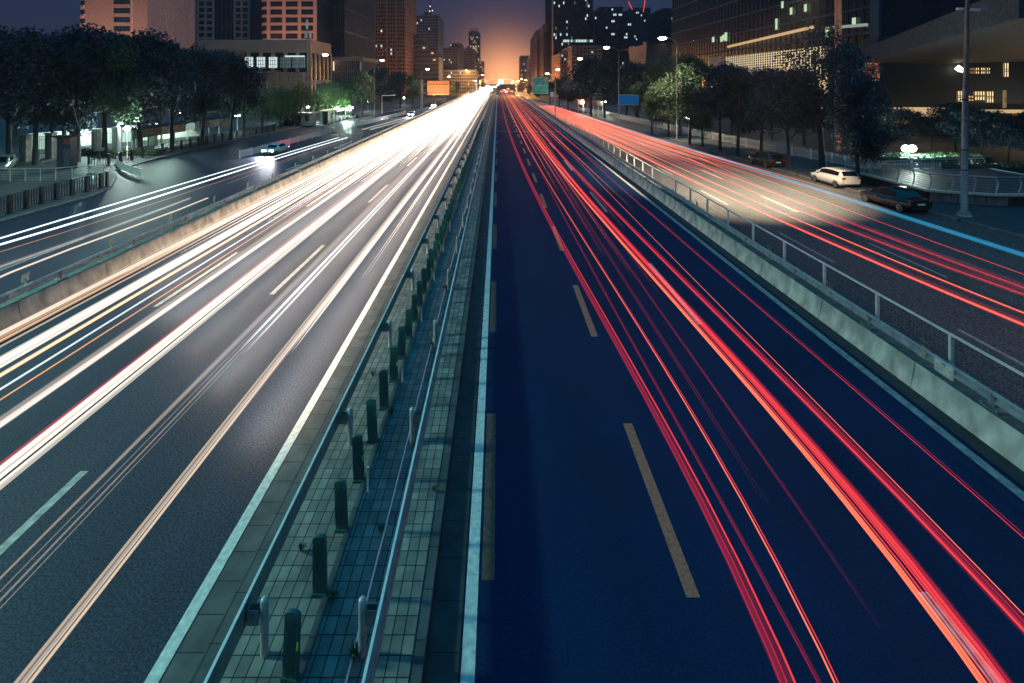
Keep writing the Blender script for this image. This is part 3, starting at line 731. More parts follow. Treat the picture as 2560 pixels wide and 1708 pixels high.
LS([(905.8, 324), (1023, 292)], [(0, 0, 0.09, w_)], 'far white streak upper of the pair behind the oncoming car', y0=F*(H-hL)/(324-VY))
LS([(926, 324), (1028, 296)], [(0, 0, 0.09, w_)], 'far white streak lower of the pair behind the oncoming car', y0=F*(H-hL)/(324-VY))

# ------------------------------------------------------------------ street lamps
def street_lamp(base, bulb_x, bulb_z, lv, label, power, col=(1.0, 0.80, 0.52), mat='lampwarm', cone=136, rot=(0, 0, 0), r=0.09, group='street lamps along the road', soft=0.22):
    X, Y = base
    root = empty('street_lamp', (X, Y, lv), label, 'street lamp', group)
    h = bulb_z-lv; bx = bulb_x-X
    m = MB(); m.tube([(0, 0, 0), (0, 0, h*0.5), (0, 0, h-0.9)], [r*1.25, r, r*0.65], 10); m.build('pole', M['steel_dull'], root)
    m = MB(); m.lathe((0, 0, 0), [(r*2.6, 0), (r*2.6, .05), (r*1.5, .08), (r*1.4, 0.7), (r*1.2, 0.75)], 12); m.build('base', M['steel_dull'], root)
    m = MB(); m.tube([(0, 0, h-1.0), (bx*0.12, 0, h-0.45), (bx*0.45, 0, h-0.05), (bx*0.85, 0, h+0.12)], [r*0.6, r*0.55, r*0.5, r*0.45], 8); m.build('arm', M['steel_dull'], root)
    m = MB(); hd = m
    n = 8; L = 0.9; s = 1 if bx > 0 else -1
    for k, (t, w, zt, zb) in enumerate(((0, .06, .03, -.03), (.15, .13, .07, -.05), (.5, .17, .09, -.05), (.85, .13, .06, -.05), (1, .05, .01, -.04))):
        x = bx*0.84 + s*t*L
        m.v += [(x, -w, zb), (x, w, zb), (x, w*0.7, zt), (x, -w*0.7, zt)]
        if k:
            i = len(m.v)-8
            for j in range(4):
                m.f.append((i+j, i+(j+1) % 4, i+4+(j+1) % 4, i+4+j)); m.m.append(0); m.sm.append(True)
    head = m.build('lamp_head', M['steel_dull'], root, (0, 0, h+0.12))
    m = MB(); m.lathe((bx*0.84+s*0.45, 0, -.16), [(0, -.24), (.42, -.19), (.62, 0.0), (.50, .12), (.0, .15)], 10)
    m.build('bulb', E[mat], head)
    lamp_light('POINT' if mat == 'lampsod' else 'SPOT', (bx*0.84+s*0.45, 0, h-.35), power, col, root, soft, cone, 0.45, rot)
    return root
PW = 7000
def lamp_px(bulb, base, lv, label, p=1.0, **k):
    X, Y = G(base[0], base[1], lv)
    street_lamp((X, Y), PX(bulb[0], Y), PZ(bulb[1], Y), lv, label, PW*p, **k)
lamp_px((1658, 95), (1692, 350.5), LR, 'tall street lamp with the largest glare over the lit green tree', 2.4, cone=116)
lamp_px((1517, 119), (1547, 309.4), LR, 'street lamp whose pole carries the blank blue board', 1.0)
lamp_px((1451.6, 147), (1469, 286), LR, 'street lamp standing by the red kiosk signs', 1.0)
lamp_px((1396, 174), (1409, 268), LR, 'far street lamp before the brown brick block', 0.6)
lamp_px((1370, 184), (1379, 261), LR, 'farthest street lamp of the kerbside row', 0.5)
street_lamp((29.8, 12), 25.8, 15.0, LR, 'street lamp beside the viewpoint above the kerb', PW*0.3)
lamp_px((812, 137), (787, 313), LL, 'street lamp with strong glare before the lit podium building', 1.0)
lamp_px((954, 151), (936, 288.6), LL, 'street lamp before the brown apartment tower', 1.0)
lamp_px((1068, 173), (1054, 270), LL, 'far street lamp rising behind the brown board post', 0.8)
lamp_px((1122, 192), (1113, 250), LL, 'farthest street lamp on the side of the brown board', 0.6)
street_lamp((-46, 46), -42, 16.5, LL, 'street lamp by the black fence with its head above the dark trees', PW*.28, (0.85, 1.0, 0.75))
street_lamp((-38, 10), -34, 15.0, LL, 'street lamp lighting the median pavers from across the oncoming lanes', PW*9.0, (0.46, 1.0, 0.74), cone=165, soft=0.8)
for (px, py, lab, z, X) in ((1166, 176, 'small orange lamp high over the white glare', 420, 1), (1207, 188, 'small orange lamp between the white glare and the gantry', 380, 1), (1280, 207, 'small orange lamp just right of the gantry panel', 400, 1), (1303, 198, 'small orange lamp beside the sodium lamp over the red streaks', 420, 1), (1314, 200, 'small orange lamp closest to the hazy blocks over the red streaks', 360, 1), (1190, 202, 'orange sodium lamp glaring on the white light side of the horizon', 290, None), (1294, 203, 'orange sodium lamp glaring over the red streaks at the horizon', 290, None)):
    street_lamp((PX(px, z) + (-4 if px < VX else 4), z), PX(px, z), PZ(py, z), -0.5, lab, 26000 if X else 60000, (1.0, 0.45, 0.12), 'lampsod', 172)
# tall mast at the right
X, Y = G(2410, 545, LR)
root = empty('mast', (X, Y, LR+0.13), 'tall steel lamp mast standing on the kerb near the ramp railing', 'mast')
m = MB(); m.tube([(0, 0, 0), (0.05, 0, 6), (0.24, 0, 15)], [0.20, 0.165, 0.10], 12); m.build('pole', M['steel_dull'], root)
m = MB(); m.lathe((0, 0, 0), [(.42, 0), (.42, .04), (.21, .06)], 8)
for k in range(8):
    t = k*math.pi/4; m.poly([(.2*math.cos(t), .2*math.sin(t), .4), (.4*math.cos(t), .4*math.sin(t), .05), (.2*math.cos(t), .2*math.sin(t), .05)])
m.build('base', M['steel'], root)
m = MB()
for hh in (4.2, 2.9, 7.4): m.lathe((0.03+0.01*hh/4, 0, hh), [(.192, 0), (.20, .02), (.20, .07), (.192, .09)], 12)
m.build('band', M['iron'], root)
m = MB(); m.box(-0.45, -0.1, -.1, .1, 13.2, 13.34); m.box(0.5, 1.0, -.1, .1, 13.15, 13.3); m.bar((0.2, 0, 13.1), (0.7, 0, 13.2), .05, .05); m.build('lamp_head', M['white_metal'], root)
lamp_light('SPOT', (-9.2, 0, 15.6), 110000, (1.0, .78, .50), root, .22, 74, 1.0, (R(28), R(8), 0))
m = MB(); m.tube([(0.24, 0, 14.8), (-3, 0, 15.9), (-7.4, 0, 16.1)], [.08, .07, .05], 8); m.build('arm', M['steel_dull'], root)
m = MB(); m.lathe((-8.0, 0, 15.9), [(0, -.14), (.3, -.1), (.42, 0), (.3, .12), (0, .15)], 10); m.build('bulb', E['lampwarm'], root)

# ------------------------------------------------------------------ gantry signs
def sign_post(X, Y, lv, h, r, mat, root):
    m = MB(); m.tube([(0, 0, 0), (0, 0, h)], r, 12); m.lathe((0, 0, h), [(r, 0), (r*.8, .06), (0, .08)], 12); m.build('post', mat, root)
# brown back of a board on the left
X, Y = -17.3, 122.0
root = empty('gantry_sign', (X, Y, 0.0), 'bracketed brown board on a thick grey post above the oncoming lanes', 'road sign')
sign_post(X, Y, 0, PZ(200, Y), 0.26, M['steel_dull'], root)
for zz in (210.5, 232): 
    m = MB(); m.tube([(0, 0, PZ(zz, Y)), (PX(1123, Y)-X, 0, PZ(zz, Y))], 0.09, 8); m.lathe((0, 0, PZ(zz, Y)-.2), [(.27, 0), (.33, .02), (.33, .38), (.27, .4)], 12); m.build('arm', M['steel_dull'], root)
xa, xb, za, zb = PX(1068.6, Y)-X, PX(1123, Y)-X, PZ(237.7, Y), PZ(202, Y)
m = MB(); m.box(xa, xb, -0.16, -0.12, za, zb); bd = m.build('panel', pbr('board back', (0.62, 0.26, 0.11), 0.5, var=0.12, scale=0.6), root)
m = MB()
for k in range(1, 8): xx = xa+(xb-xa)*k/8; m.box(xx-.02, xx+.02, -0.2, -0.163, za, zb)
for f in (0.18, 0.33, 0.5, 0.72): zz = za+(zb-za)*f; m.box(xa, xb, -0.23, -0.203, zz-.03, zz+.03)
for f in (0.13, 0.76): 
    for k in range(0, 8): xx = xa+(xb-xa)*(k+.5)/8; m.box(xx-.14, xx+.14, -0.26, -.235, za+(zb-za)*f-.1, za+(zb-za)*f+.1)
m.build('bracing', pbr('board bracing', (0.16, 0.06, 0.03), 0.6), root)
lamp_light('SPOT', ((xa+xb)/2, -4.5, za-1.0), 2600, (1.0, .62, .36), root, .1, 80, .6, (R(118), 0, 0), 'sign_fill_light')  # added light without a fixture, brightens the board
# green sign on the right
X, Y = 12.3, 115.0
root = empty('gantry_sign', (X, Y, 0.0), 'square green road sign hung from a grey post beside the red streaks', 'road sign')
sign_post(X, Y, 0, PZ(193, Y), 0.15, M['steel_dull'], root)
for zz in (203, 225.5):
    m = MB(); m.tube([(0, 0, PZ(zz, Y)), (PX(1368, Y)-X, 0, PZ(zz, Y))], 0.06, 8); m.build('arm', M['steel_dull'], root)
xa, xb, za, zb = PX(1331.5, Y)-X, PX(1370.4, Y)-X, PZ(235, Y), PZ(193, Y)
m = MB(); m.box(xa, xb, -.12, -.06, za, zb); m.build('panel', M['white_metal'], root)
gs = pbr('reflective green', (0.10, 0.62, 0.42), 0.35, var=0.25, scale=1.2)
zm = (za+zb)/2
m = MB(); m.box(xa+.08, xb-.08, -.135, -.123, za+.08, zm-.05); m.box(xa+.08, xb-.08, -.135, -.123, zm+.05, zb-.08); m.build('face', gs, root)
m = MB()
random.seed(11)
for k in range(34):
    xx = random.uniform(xa+.2, xb-.4); zz = random.uniform(za+.2, zb-.3); w2 = random.uniform(.05, .3)
    m.box(xx, xx+w2, -.142, -.137, zz, zz+random.uniform(.05, .12))
m.build('print', M['white_metal'], root)
m = MB(); m.box(xb-.85, xb-.1, -.15, -.144, zb-.9, zb-.15); m.build('patch', pbr('pale patch', (.75, .62, .4), .5), root)
# blue P plate
X2 = PX(1379.5, Y); root = empty('parking_sign', (X2, Y-.3, PZ(242.5, Y)), 'small blue and white parking sign fixed to the grey post', 'road sign')
m = MB(); m.box(-.37, .37, 0, .05, 0, 1.05); m.build('panel', M['white_metal'], root)
m = MB(); m.box(-.33, .33, -.012, -.003, .04, .75); m.build('face', pbr('sign blue', (0.02, 0.32, 0.55), .4), root)
m = MB(); m.box(-.22, -.10, -.022, -.014, .12, .68); m.box(-.10, .05, -.022, -.014, .42, .52); m.box(.12, .22, -.022, -.014, .12, .68); m.box(-.1, .06, -.022, -.014, .6, .68); m.build('print', M['white_metal'], root)
# blank blue board on the lamp post
X, Y = G(1547, 309.4, LR); Y -= 0.25
xa, xb, za, zb = PX(1545.6, Y), PX(1597, Y), PZ(262.5, Y), PZ(237, Y)
root = empty('blue_board', (xa, Y, za), 'blank bright blue board with a white rim fixed to a lamp pole', 'road sign')
m = MB(); m.box(0, xb-xa, -.05, 0, 0, zb-za); m.build('panel', M['white_metal'], root)
m = MB(); m.box(.07, xb-xa-.07, -.062, -.053, .07, zb-za-.07); m.build('face', pbr('board blue', (0.0, 0.42, 0.95), .4, var=.02), root)
m = MB(); m.bar((0.1, .1, .5), (0.1, .35, .5), .08, .08); m.bar((0.1, .1, 1.4), (0.1, .35, 1.4), .08, .08); m.build('bracket', M['steel_dull'], root)
# far overhead gantry at the horizon
Y = 300.0
root = empty('overhead_gantry', (PX(1225, Y), Y, 0), 'overhead sign gantry spanning the road in the horizon glare', 'gantry')
m = MB()
for px in (1200, 1290): m.bar((PX(px, Y)-PX(1225, Y), 0, 0), (PX(px, Y)-PX(1225, Y), 0, PZ(200, Y)), .3, .3)
for py in (200, 204): m.bar((PX(1200, Y)-PX(1225, Y), 0, PZ(py, Y)), (PX(1290, Y)-PX(1225, Y), 0, PZ(py, Y)), .18, .18)
m.build('frame', M['steel_dull'], root)
m = MB(); m.box(PX(1245, Y)-PX(1225, Y), PX(1259, Y)-PX(1225, Y), -.3, -.1, PZ(211, Y), PZ(198, Y)); m.build('panel', emi('lit gantry panel', (0.8, 1.0, 1.0), 1.1, False), root)
# camera arm on the left (traffic camera mast)
X, Y = G(955, 285, LL)
root = empty('camera_mast', (X, Y, LL+.13), 'pale camera mast with a long arm standing on the pavement', 'mast')
m = MB(); hh = PZ(240, Y)-LL; m.tube([(0, 0, 0), (0, 0, hh)], .10, 10); m.build('pole', M['white_metal'], root)
m = MB(); m.tube([(0, 0, hh-.05), (PX(989, Y)-X, 0, hh+.1)], .07, 8); m.build('arm', M['white_metal'], root)
m = MB(); m.box(1.3, 1.7, -.15, .15, hh-.4, hh-.15); m.build('camera', M['iron'], root)

# ------------------------------------------------------------------ trees
def leafquad(m, c, s, rnd):
    a = Vector((rnd.gauss(0, 1), rnd.gauss(0, 1), rnd.gauss(0, 1))).normalized()
    b = a.cross(Vector((rnd.gauss(0, 1), rnd.gauss(0, 1), rnd.gauss(0, 1)))).normalized()
    a *= s; b *= s*rnd.uniform(.5, .9)
    c = Vector(c)
    m.poly([tuple(c-a), tuple(c-a*.2+b), tuple(c+a), tuple(c+a*.2-b)])
def crown_mesh(seed, h, rad, z0, n, leaf, mat, lumps=16):
    rnd = random.Random(seed); m = MB(); cl = []
    for k in range(lumps):
        t = rnd.random(); zz = z0 + (h-z0)*(0.12+0.82*t)
        prof = math.sin(math.pi*min(1, 0.18+0.75*t))**0.8
        rr = rad*prof*rnd.uniform(.35, .95); a = rnd.uniform(0, 2*math.pi)
        cl.append((rr*math.cos(a), rr*math.sin(a), zz, rad*rnd.uniform(.28, .52)))
    cl.append((0, 0, h-rad*.35, rad*.4)); cl.append((0, 0, z0+(h-z0)*.5, rad*.6))
    for k in range(n):
        c = rnd.choice(cl); d = Vector((rnd.gauss(0, 1), rnd.gauss(0, 1), rnd.gauss(0, .8))).normalized()*(c[3]*rnd.random()**0.45)
        leafquad(m, (c[0]+d.x, c[1]+d.y, c[2]+d.z), leaf*rnd.uniform(.6, 1.3), rnd)
    return m.mesh('crown', mat)
def trunk_mesh(seed, h, r, lean=0.4):
    rnd = random.Random(seed); m = MB()
    ax, ay = rnd.uniform(-lean, lean), rnd.uniform(-lean, lean)
    m.tube([(0, 0, -.1), (ax*.2, ay*.2, h*.2), (ax*.7, ay*.7, h*.45), (ax, ay, h*.8)], [r*1.3, r, r*.8, r*.25], 9)
    for k in range(5):
        z = h*rnd.uniform(.28, .55); a = rnd.uniform(0, 6.28); l = h*rnd.uniform(.2, .33)
        f = z/h; bx, by = ax*f*1.3, ay*f*1.3
        m.tube([(bx, by, z), (bx+math.cos(a)*l*.4, by+math.sin(a)*l*.4, z+l*.45), (bx+math.cos(a)*l*.8, by+math.sin(a)*l*.8, z+l)], [r*.5, r*.33, r*.12], 6)
    return m.mesh('trunk', M['trunk'])
def willow_mesh(seed, h, rad, n):
    rnd = random.Random(seed); m = MB()
    for k in range(n):
        a = rnd.uniform(0, 6.283); rr = rad*math.sqrt(rnd.random()); top = h*(1-0.35*(rr/rad)**2)*rnd.uniform(.86, 1.0)
        L = rnd.uniform(.25, .62)*h*(0.5+0.5*rr/rad); x, y = rr*math.cos(a), rr*math.sin(a); z = top
        sw = rnd.uniform(-.06, .06); bot = max(0.9, top-L)
        while z > bot:
            s = rnd.uniform(.10, .22)
            m.poly([(x-s*.4, y, z), (x+rnd.uniform(-.1, .1), y+s*.5, z-.1), (x+s*.4, y, z-s*2.2), (x+rnd.uniform(-.1, .1), y-s*.5, z-s*1.4)])
            z -= rnd.uniform(.18, .4); x += sw*.3+rnd.uniform(-.05, .05); y += rnd.uniform(-.05, .05)
    return m.mesh('crown', M['leaf_wil'])
BH = 10.0
CR = {'dk': [crown_mesh(s, BH, 3.6, 2.4, 9000, .135, M['leaf_unlit']) for s in (1, 2, 3)],
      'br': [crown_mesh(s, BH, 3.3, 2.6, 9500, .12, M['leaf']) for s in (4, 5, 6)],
      'sp': [crown_mesh(9, BH, 3.0, 2.6, 4200, .11, M['leaf_unlit'], 26)], 'wi': [willow_mesh(s, BH, 3.9, 420) for s in (7, 8)]}
TK = [trunk_mesh(s, BH, .17) for s in (1, 2, 3)]
random.seed(5)
def tree(kind, X, Y, lv, h, label, group, wide=1.0, i=0):
    nm = {'dk': 'tree', 'sp': 'tree', 'br': 'tree', 'wi': 'willow_tree'}[kind]
    root = empty(nm, (X, Y, lv), label, 'willow' if kind == 'wi' else 'tree', group, random.uniform(0, 6.28))
    s = h/BH
    inst('trunk', TK[i % 3], root, sc=(s, s, s))
    inst('crown', CR[kind][i % len(CR[kind])], root, sc=(s*wide, s*wide, s))
    return root
GTL, GTR = 'trees on the black fence side', 'trees along the kerbside pavement'
# left: dark row along the black fence
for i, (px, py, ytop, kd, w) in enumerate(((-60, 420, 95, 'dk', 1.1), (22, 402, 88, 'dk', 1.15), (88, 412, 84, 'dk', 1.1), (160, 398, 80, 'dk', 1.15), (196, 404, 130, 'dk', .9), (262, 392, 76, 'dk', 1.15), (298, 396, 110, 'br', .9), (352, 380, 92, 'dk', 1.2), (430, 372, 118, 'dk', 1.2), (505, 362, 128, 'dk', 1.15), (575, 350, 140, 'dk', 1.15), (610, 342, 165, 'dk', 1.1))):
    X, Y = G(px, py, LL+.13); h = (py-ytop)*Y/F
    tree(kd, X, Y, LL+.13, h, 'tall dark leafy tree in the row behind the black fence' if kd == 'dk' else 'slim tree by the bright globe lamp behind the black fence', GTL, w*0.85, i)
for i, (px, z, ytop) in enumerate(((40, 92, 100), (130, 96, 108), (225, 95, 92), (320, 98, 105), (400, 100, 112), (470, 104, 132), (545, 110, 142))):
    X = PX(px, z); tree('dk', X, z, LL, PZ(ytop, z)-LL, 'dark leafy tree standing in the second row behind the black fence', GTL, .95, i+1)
# left: willows and round trees further on
for i, (px, py, ytop, kd, w, lab) in enumerate((
    (655, 320, 205, 'wi', 1.1, 'dim willow just before the lit podium building'), (700, 318, 212, 'wi', 1.0, 'dim willow beneath the orange podium wall'),
    (752, 312, 200, 'wi', 1.0, 'willow standing over the glaring roof of the grey kiosk'), (826, 300, 196, 'wi', 1.2, 'willow lit bright green above the bus stop'),
    (868, 296, 190, 'br', 1.0, 'leafy tree above the glowing light box of the bus stop'), (905, 288, 183, 'br', 1.05, 'round leafy tree behind the second street lamp'),
    (955, 280, 172, 'dk', 1.15, 'broad dark tree before the brown apartment tower'), (1000, 272, 184, 'dk', 1.1, 'dark tree beside the grey post of the brown board'),
    (1032, 268, 186, 'br', 1.0, 'leafy tree behind the post of the brown board'), (1085, 255, 196, 'dk', 1.2, 'dark tree behind the brown board'),
    (1118, 246, 200, 'br', 1.3, 'hazy tree between the brown board and the glare'), (1142, 240, 206, 'br', 1.2, 'small hazy tree closest to the horizon glare'))):
    X, Y = G(px, py, LL+.13); tree(kd, X, Y, LL+.13, (py-ytop)*Y/F, lab, GTL, w, i)
# right: street trees by trunk position
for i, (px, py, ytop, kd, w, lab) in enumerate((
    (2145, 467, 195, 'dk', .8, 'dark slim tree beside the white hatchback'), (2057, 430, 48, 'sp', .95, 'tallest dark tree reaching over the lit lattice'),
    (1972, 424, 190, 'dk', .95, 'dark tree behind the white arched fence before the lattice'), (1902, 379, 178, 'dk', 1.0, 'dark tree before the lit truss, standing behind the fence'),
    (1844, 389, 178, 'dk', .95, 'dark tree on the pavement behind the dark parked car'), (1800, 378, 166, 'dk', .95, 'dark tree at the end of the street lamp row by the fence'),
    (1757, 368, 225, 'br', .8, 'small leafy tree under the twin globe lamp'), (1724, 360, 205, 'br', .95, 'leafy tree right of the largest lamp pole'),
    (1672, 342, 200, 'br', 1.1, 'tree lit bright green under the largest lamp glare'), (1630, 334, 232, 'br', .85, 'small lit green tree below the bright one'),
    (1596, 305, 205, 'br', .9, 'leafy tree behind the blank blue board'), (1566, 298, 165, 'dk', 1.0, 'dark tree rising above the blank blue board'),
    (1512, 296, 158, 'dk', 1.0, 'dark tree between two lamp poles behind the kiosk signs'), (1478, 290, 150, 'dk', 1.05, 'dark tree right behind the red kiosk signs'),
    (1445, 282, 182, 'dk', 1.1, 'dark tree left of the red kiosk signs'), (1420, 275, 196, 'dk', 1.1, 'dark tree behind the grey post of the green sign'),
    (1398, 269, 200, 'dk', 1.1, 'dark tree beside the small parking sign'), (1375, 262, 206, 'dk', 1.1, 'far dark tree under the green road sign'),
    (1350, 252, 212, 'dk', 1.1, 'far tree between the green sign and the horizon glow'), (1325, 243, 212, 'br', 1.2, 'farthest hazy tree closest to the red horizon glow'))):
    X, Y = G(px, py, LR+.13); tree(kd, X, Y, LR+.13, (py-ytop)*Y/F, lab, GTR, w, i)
for i, (px, z, ytop, w) in enumerate(((1830, 86, 165, 1), (1740, 96, 148, 1), (1650, 108, 152, 1.1), (1590, 118, 158, 1.1), (1930, 78, 178, 1), (2010, 72, 172, 1), (2130, 66, 120, .8), (1700, 84, 135, 1.0))):
    tree('br' if 1600 < px < 1760 else 'dk', PX(px, z), z, LR, PZ(ytop, z)-LR, 'dark tree in the second row behind the white arched fence', GTR, w*.95, i)  # trees near the lamp take the lit green leaf copy
for i, (px, z, ytop, w) in enumerate(((2200, 64, 252, 1.5), (2265, 68, 278, 1.7), (2330, 66, 290, 1.7), (2390, 62, 262, 1.5), (2450, 58, 276, 1.6), (2520, 56, 305, 1.6), (2570, 60, 280, 1.5))):
    tree('dk', PX(px, z), z, LR, PZ(ytop, z)-LR, 'low dark bushy tree before the warm lit entrance', GTR, w, i)

# hedges: clipped, lit by the lamps
def hedge(x0, x1, y0, y1, z0, h, label, n, mat):
    rnd = random.Random(int(x0*10)); m = MB(); root = empty('hedge', ((x0+x1)/2, (y0+y1)/2, z0), label, 'hedge', 'clipped hedges')
    cx, cy = (x0+x1)/2, (y0+y1)/2
    for k in range(n):
        u, v, t = rnd.uniform(x0, x1)-cx, rnd.uniform(y0, y1)-cy, rnd.random()
        z = h*(1-abs(rnd.gauss(0, .12))) if t < .65 else rnd.uniform(.05, h)
        if t >= .65: v = y0-cy+abs(rnd.gauss(0, .1))
        leafquad(m, (u, v, z), rnd.uniform(.06, .12), rnd)
    m.build('leaves', mat, root)
    m = MB(); m.box(x0-cx+.1, x1-cx-.1, y0-cy+.15, y1-cy-.1, 0, h*.88); m.build('stems', M['leaf_unlit'], root)
    return root
X, Y = G(2290, 425, LR); hedge(X-3.5, X+9, Y+1.5, Y+5, LR, 1.1, 'green clipped hedge lit by the twin floodlights', 5200, M['leaf'])
X, Y = G(2400, 440, LR); hedge(X-1.5, X+7, Y-1, Y+1.2, LR, 1.0, 'lower green clipped hedge beside the tall mast', 3600, M['leaf'])
X, Y = G(270, 390, LL); hedge(X-4, X+7, Y-1, Y+1.2, LL, .9, 'low bright green hedge behind the black fence under the globe lamp', 4800, M['leaf'])
# ------------------------------------------------------------------ buildings
def cell_boxes(m, x0, x1, z0, z1, y, nrow, ncol, pier, band, t=0.35, axis='x', inward=1):
    """piers and spandrel bands standing in front of a plane (axis x: plane at y facing -y; axis y: plane at x)"""
    cw = (x1-x0)/ncol; fh = (z1-z0)/nrow
    for k in range(nrow+1):
        za, zb = z0+k*fh-fh*band/2, z0+k*fh+fh*band/2
        if axis == 'x': m.box(x0, x1, y-t*.86, y+.05, za, zb)
        else: m.box(min(y, y+t*.86*inward), max(y, y+t*.86*inward), x0, x1, za, zb)
    if pier > 0:
        for k in range(ncol+1):
            c = x0+k*cw
            if axis == 'x': m.box(c-cw*pier/2, c+cw*pier/2, y-t, y+.04, z0, z1)
            else: m.box(min(y, y+t*inward), max(y, y+t*inward), c-cw*pier/2, c+cw*pier/2, z0, z1)
def tower(name, label, x0, x1, ytop, z, depth, side, rowpx, ncol, wall, pier=.3, band=.35, base=-2.0, lit=(), littype='winwhite', nlit=0, sidecols=None, ybot=200, glass=None, topz=None, cat='building', panes=True, litmix=None):
    X0, X1 = PX(x0, z), PX(x1, z); top = topz if topz else PZ(ytop, z)
    fh = rowpx*z/F; nrow = max(1, int(round((top-base)/fh))); fh = (top-base)/nrow; cw = (X1-X0)/ncol
    root = empty(name, ((X0+X1)/2, z, base), label, cat, None)
    ox, oy, oz = (X0+X1)/2, z, base
    gl_ = glass or M['window']
    m = MB(); m.box(X0-ox+.05, X1-ox-.05, .02, depth, 0, top-oz); m.build('glazing', gl_, root)
    m = MB(); cell_boxes(m, X0-ox, X1-ox, 0, top-oz, 0, nrow, ncol, pier, band)
    if side:
        sc = sidecols or max(2, int(depth/abs(cw)))
        xs = (X1-ox) if side > 0 else (X0-ox)
        cell_boxes(m, 0, depth, 0, top-oz, xs, nrow, sc, pier, band, axis='y', inward=side)
    m.box(X0-ox-.3, X1-ox+.3, -.45, depth, top-oz, top-oz+fh*.35)
    m.build('wall', wall, root)
    # panes: one mesh per building, lit ones first
    pm_ = MB(); hw, hh = cw*(1-pier)/2*.9, fh*(1-band)/2*.9
    pm_.quad((-hw, 0, -hh), (hw, 0, -hh), (hw, 0, hh), (-hw, 0, hh)); pme = pm_.mesh('window', gl_)
    vis = []
    for r_i in range(nrow):
        zc = (r_i+.5)*fh; py = VY-(zc+oz-H)*F/z
        if py < -5 or py > ybot: continue
        for c in range(ncol): vis.append((r_i, c))
    rnd = random.Random(int(x0*7+x1)); litset = set()
    for (fx, fy) in lit:   # by photo pixel
        c = int((fx-x0)/(x1-x0)*ncol); r_i = int((PZ(fy, z)-oz)/fh); litset.add((r_i, min(ncol-1, max(0, c))))
    for k in range(nlit):
        if vis: litset.add(rnd.choice(vis))
    lm = {}
    for (r_i, c) in litset:
        lt = rnd.choice(litmix) if litmix else littype
        if lt not in lm:
            q = MB(); q.quad((-hw, 0, -hh), (hw, 0, -hh), (hw, 0, hh), (-hw, 0, hh)); lm[lt] = q.mesh('window', E[lt])
        inst('window', lm[lt], root, (X0-ox+(c+.5)*cw, -.05, (r_i+.5)*fh))
    if panes:
        rest = [v for v in vis if v not in litset]; rnd.shuffle(rest)
        for (r_i, c) in rest[:max(0, 100-len(litset))]: inst('window', pme, root, (X0-ox+(c+.5)*cw, -.03, (r_i+.5)*fh))
        rest = rest[max(0, 100-len(litset)):]
        if rest:
            m = MB()
            for (r_i, c) in rest:
                a, b = X0-ox+(c+.5)*cw, (r_i+.5)*fh; m.quad((a-hw, -.03, b-hh), (a+hw, -.03, b-hh), (a+hw, -.03, b+hh), (a-hw, -.03, b+hh))
            tag(m.build('window', gl_, root), kind='stuff')
    return root, (ox, oy, oz, X0, X1, top, fh)
def wallmat(name, col, var=.15): return pbr(name, col, .75, var=var, scale=.15)
WB = {'slab': wallmat('ribbed brown stone', (.11, .055, .055)), 'beige': wallmat('beige tile wall', (.42, .27, .21)), 'brown': wallmat('brown brick wall', (.30, .14, .09)), 'dark': wallmat('dark cladding', (.007, .020, .040)), 'pink': wallmat('pinkish wall', (.46, .25, .17)), 'grey': wallmat('grey wall', (.16, .15, .16)), 'rib': wallmat('ribbed cladding', (.085, .085, .095)), 'steelb': wallmat('blue grey cladding', (.010, .045, .085))}
# 1 beige tower at the far left: blank tiled wall with a window strip and a glazed bay
z = 190.0
root = empty('office_tower', (PX(275, z), z, LL), 'beige tiled tower with one window strip above the dark trees', 'building')
ox = PX(275, z)
m = MB(); top = 90; x_ = lambda p: PX(p, z)-ox
for (a, b) in ((212, 284), (325, 369)): m.box(x_(a), x_(b), 0, 30, 0, top)
m.box(x_(284), x_(325), .5, 30, 0, top)
for k in range(40):
    zc = PZ(110-22.6*k, z)-LL
    if zc > top: break
    m.box(x_(284), x_(325), -.02, .5, zc, zc+1.25)
m.box(x_(330), x_(331.5), -.12, 0, 0, top)
m.build('wall', pavers('beige tiles', (.66, .45, .37), (.60, .40, .33), (.22, .14, .11), 3.2, 3.2, .03), root)
for k in range(8):
    zc = PZ(110-22.6*k, z)-LL; q = MB(); q.box(x_(284)+.1, x_(325)-.1, .30, .45, zc-1.9, zc-.02); w3 = q.build('window', M['window'], root)
    q = MB()
    for j in range(1, 6): xx = x_(284)+(x_(325)-x_(284))*j/6; q.box(xx-.04, xx+.04, .22, .295, zc-1.9, zc-.02)
    q.build('frame', WB['steelb'], w3)
m = MB()
for k in range(9):
    t0 = math.pi*(.5+.5*k/9); t1 = math.pi*(.5+.5*(k+1)/9); rx, ry = x_(212)-x_(181), 6.0
    p = lambda t, rr: (x_(212)+rx*rr*math.cos(t), 6-6*rr*math.sin(t)+0)
    for f in range(26):
        za = f*3.2
        a, b = p(t0, 1), p(t1, 1)
        m.quad((a[0], a[1], za), (b[0], b[1], za), (b[0], b[1], za+.8), (a[0], a[1], za+.8), 0)
        if k % 2 == 0:
            m.quad((a[0], a[1], za), (b[0], b[1], za), (b[0], b[1], za+1.5), (a[0], a[1], za+1.5), 0)
        a, b = p(t0, .97), p(t1, .97)
        m.quad((a[0], a[1], za+.8), (b[0], b[1], za+.8), (b[0], b[1], za+3.2), (a[0], a[1], za+3.2), 1)
m.build('bay', [WB['beige'], M['window']], root)
lamp_light('SPOT', (0, -28, 16), 62000, (1.0, .58, .46), root, .4, name='facade_fill_light', cone=120, blend=.6, rot=(R(105), 0, 0))  # added warm light without a fixture, brightens the tower front
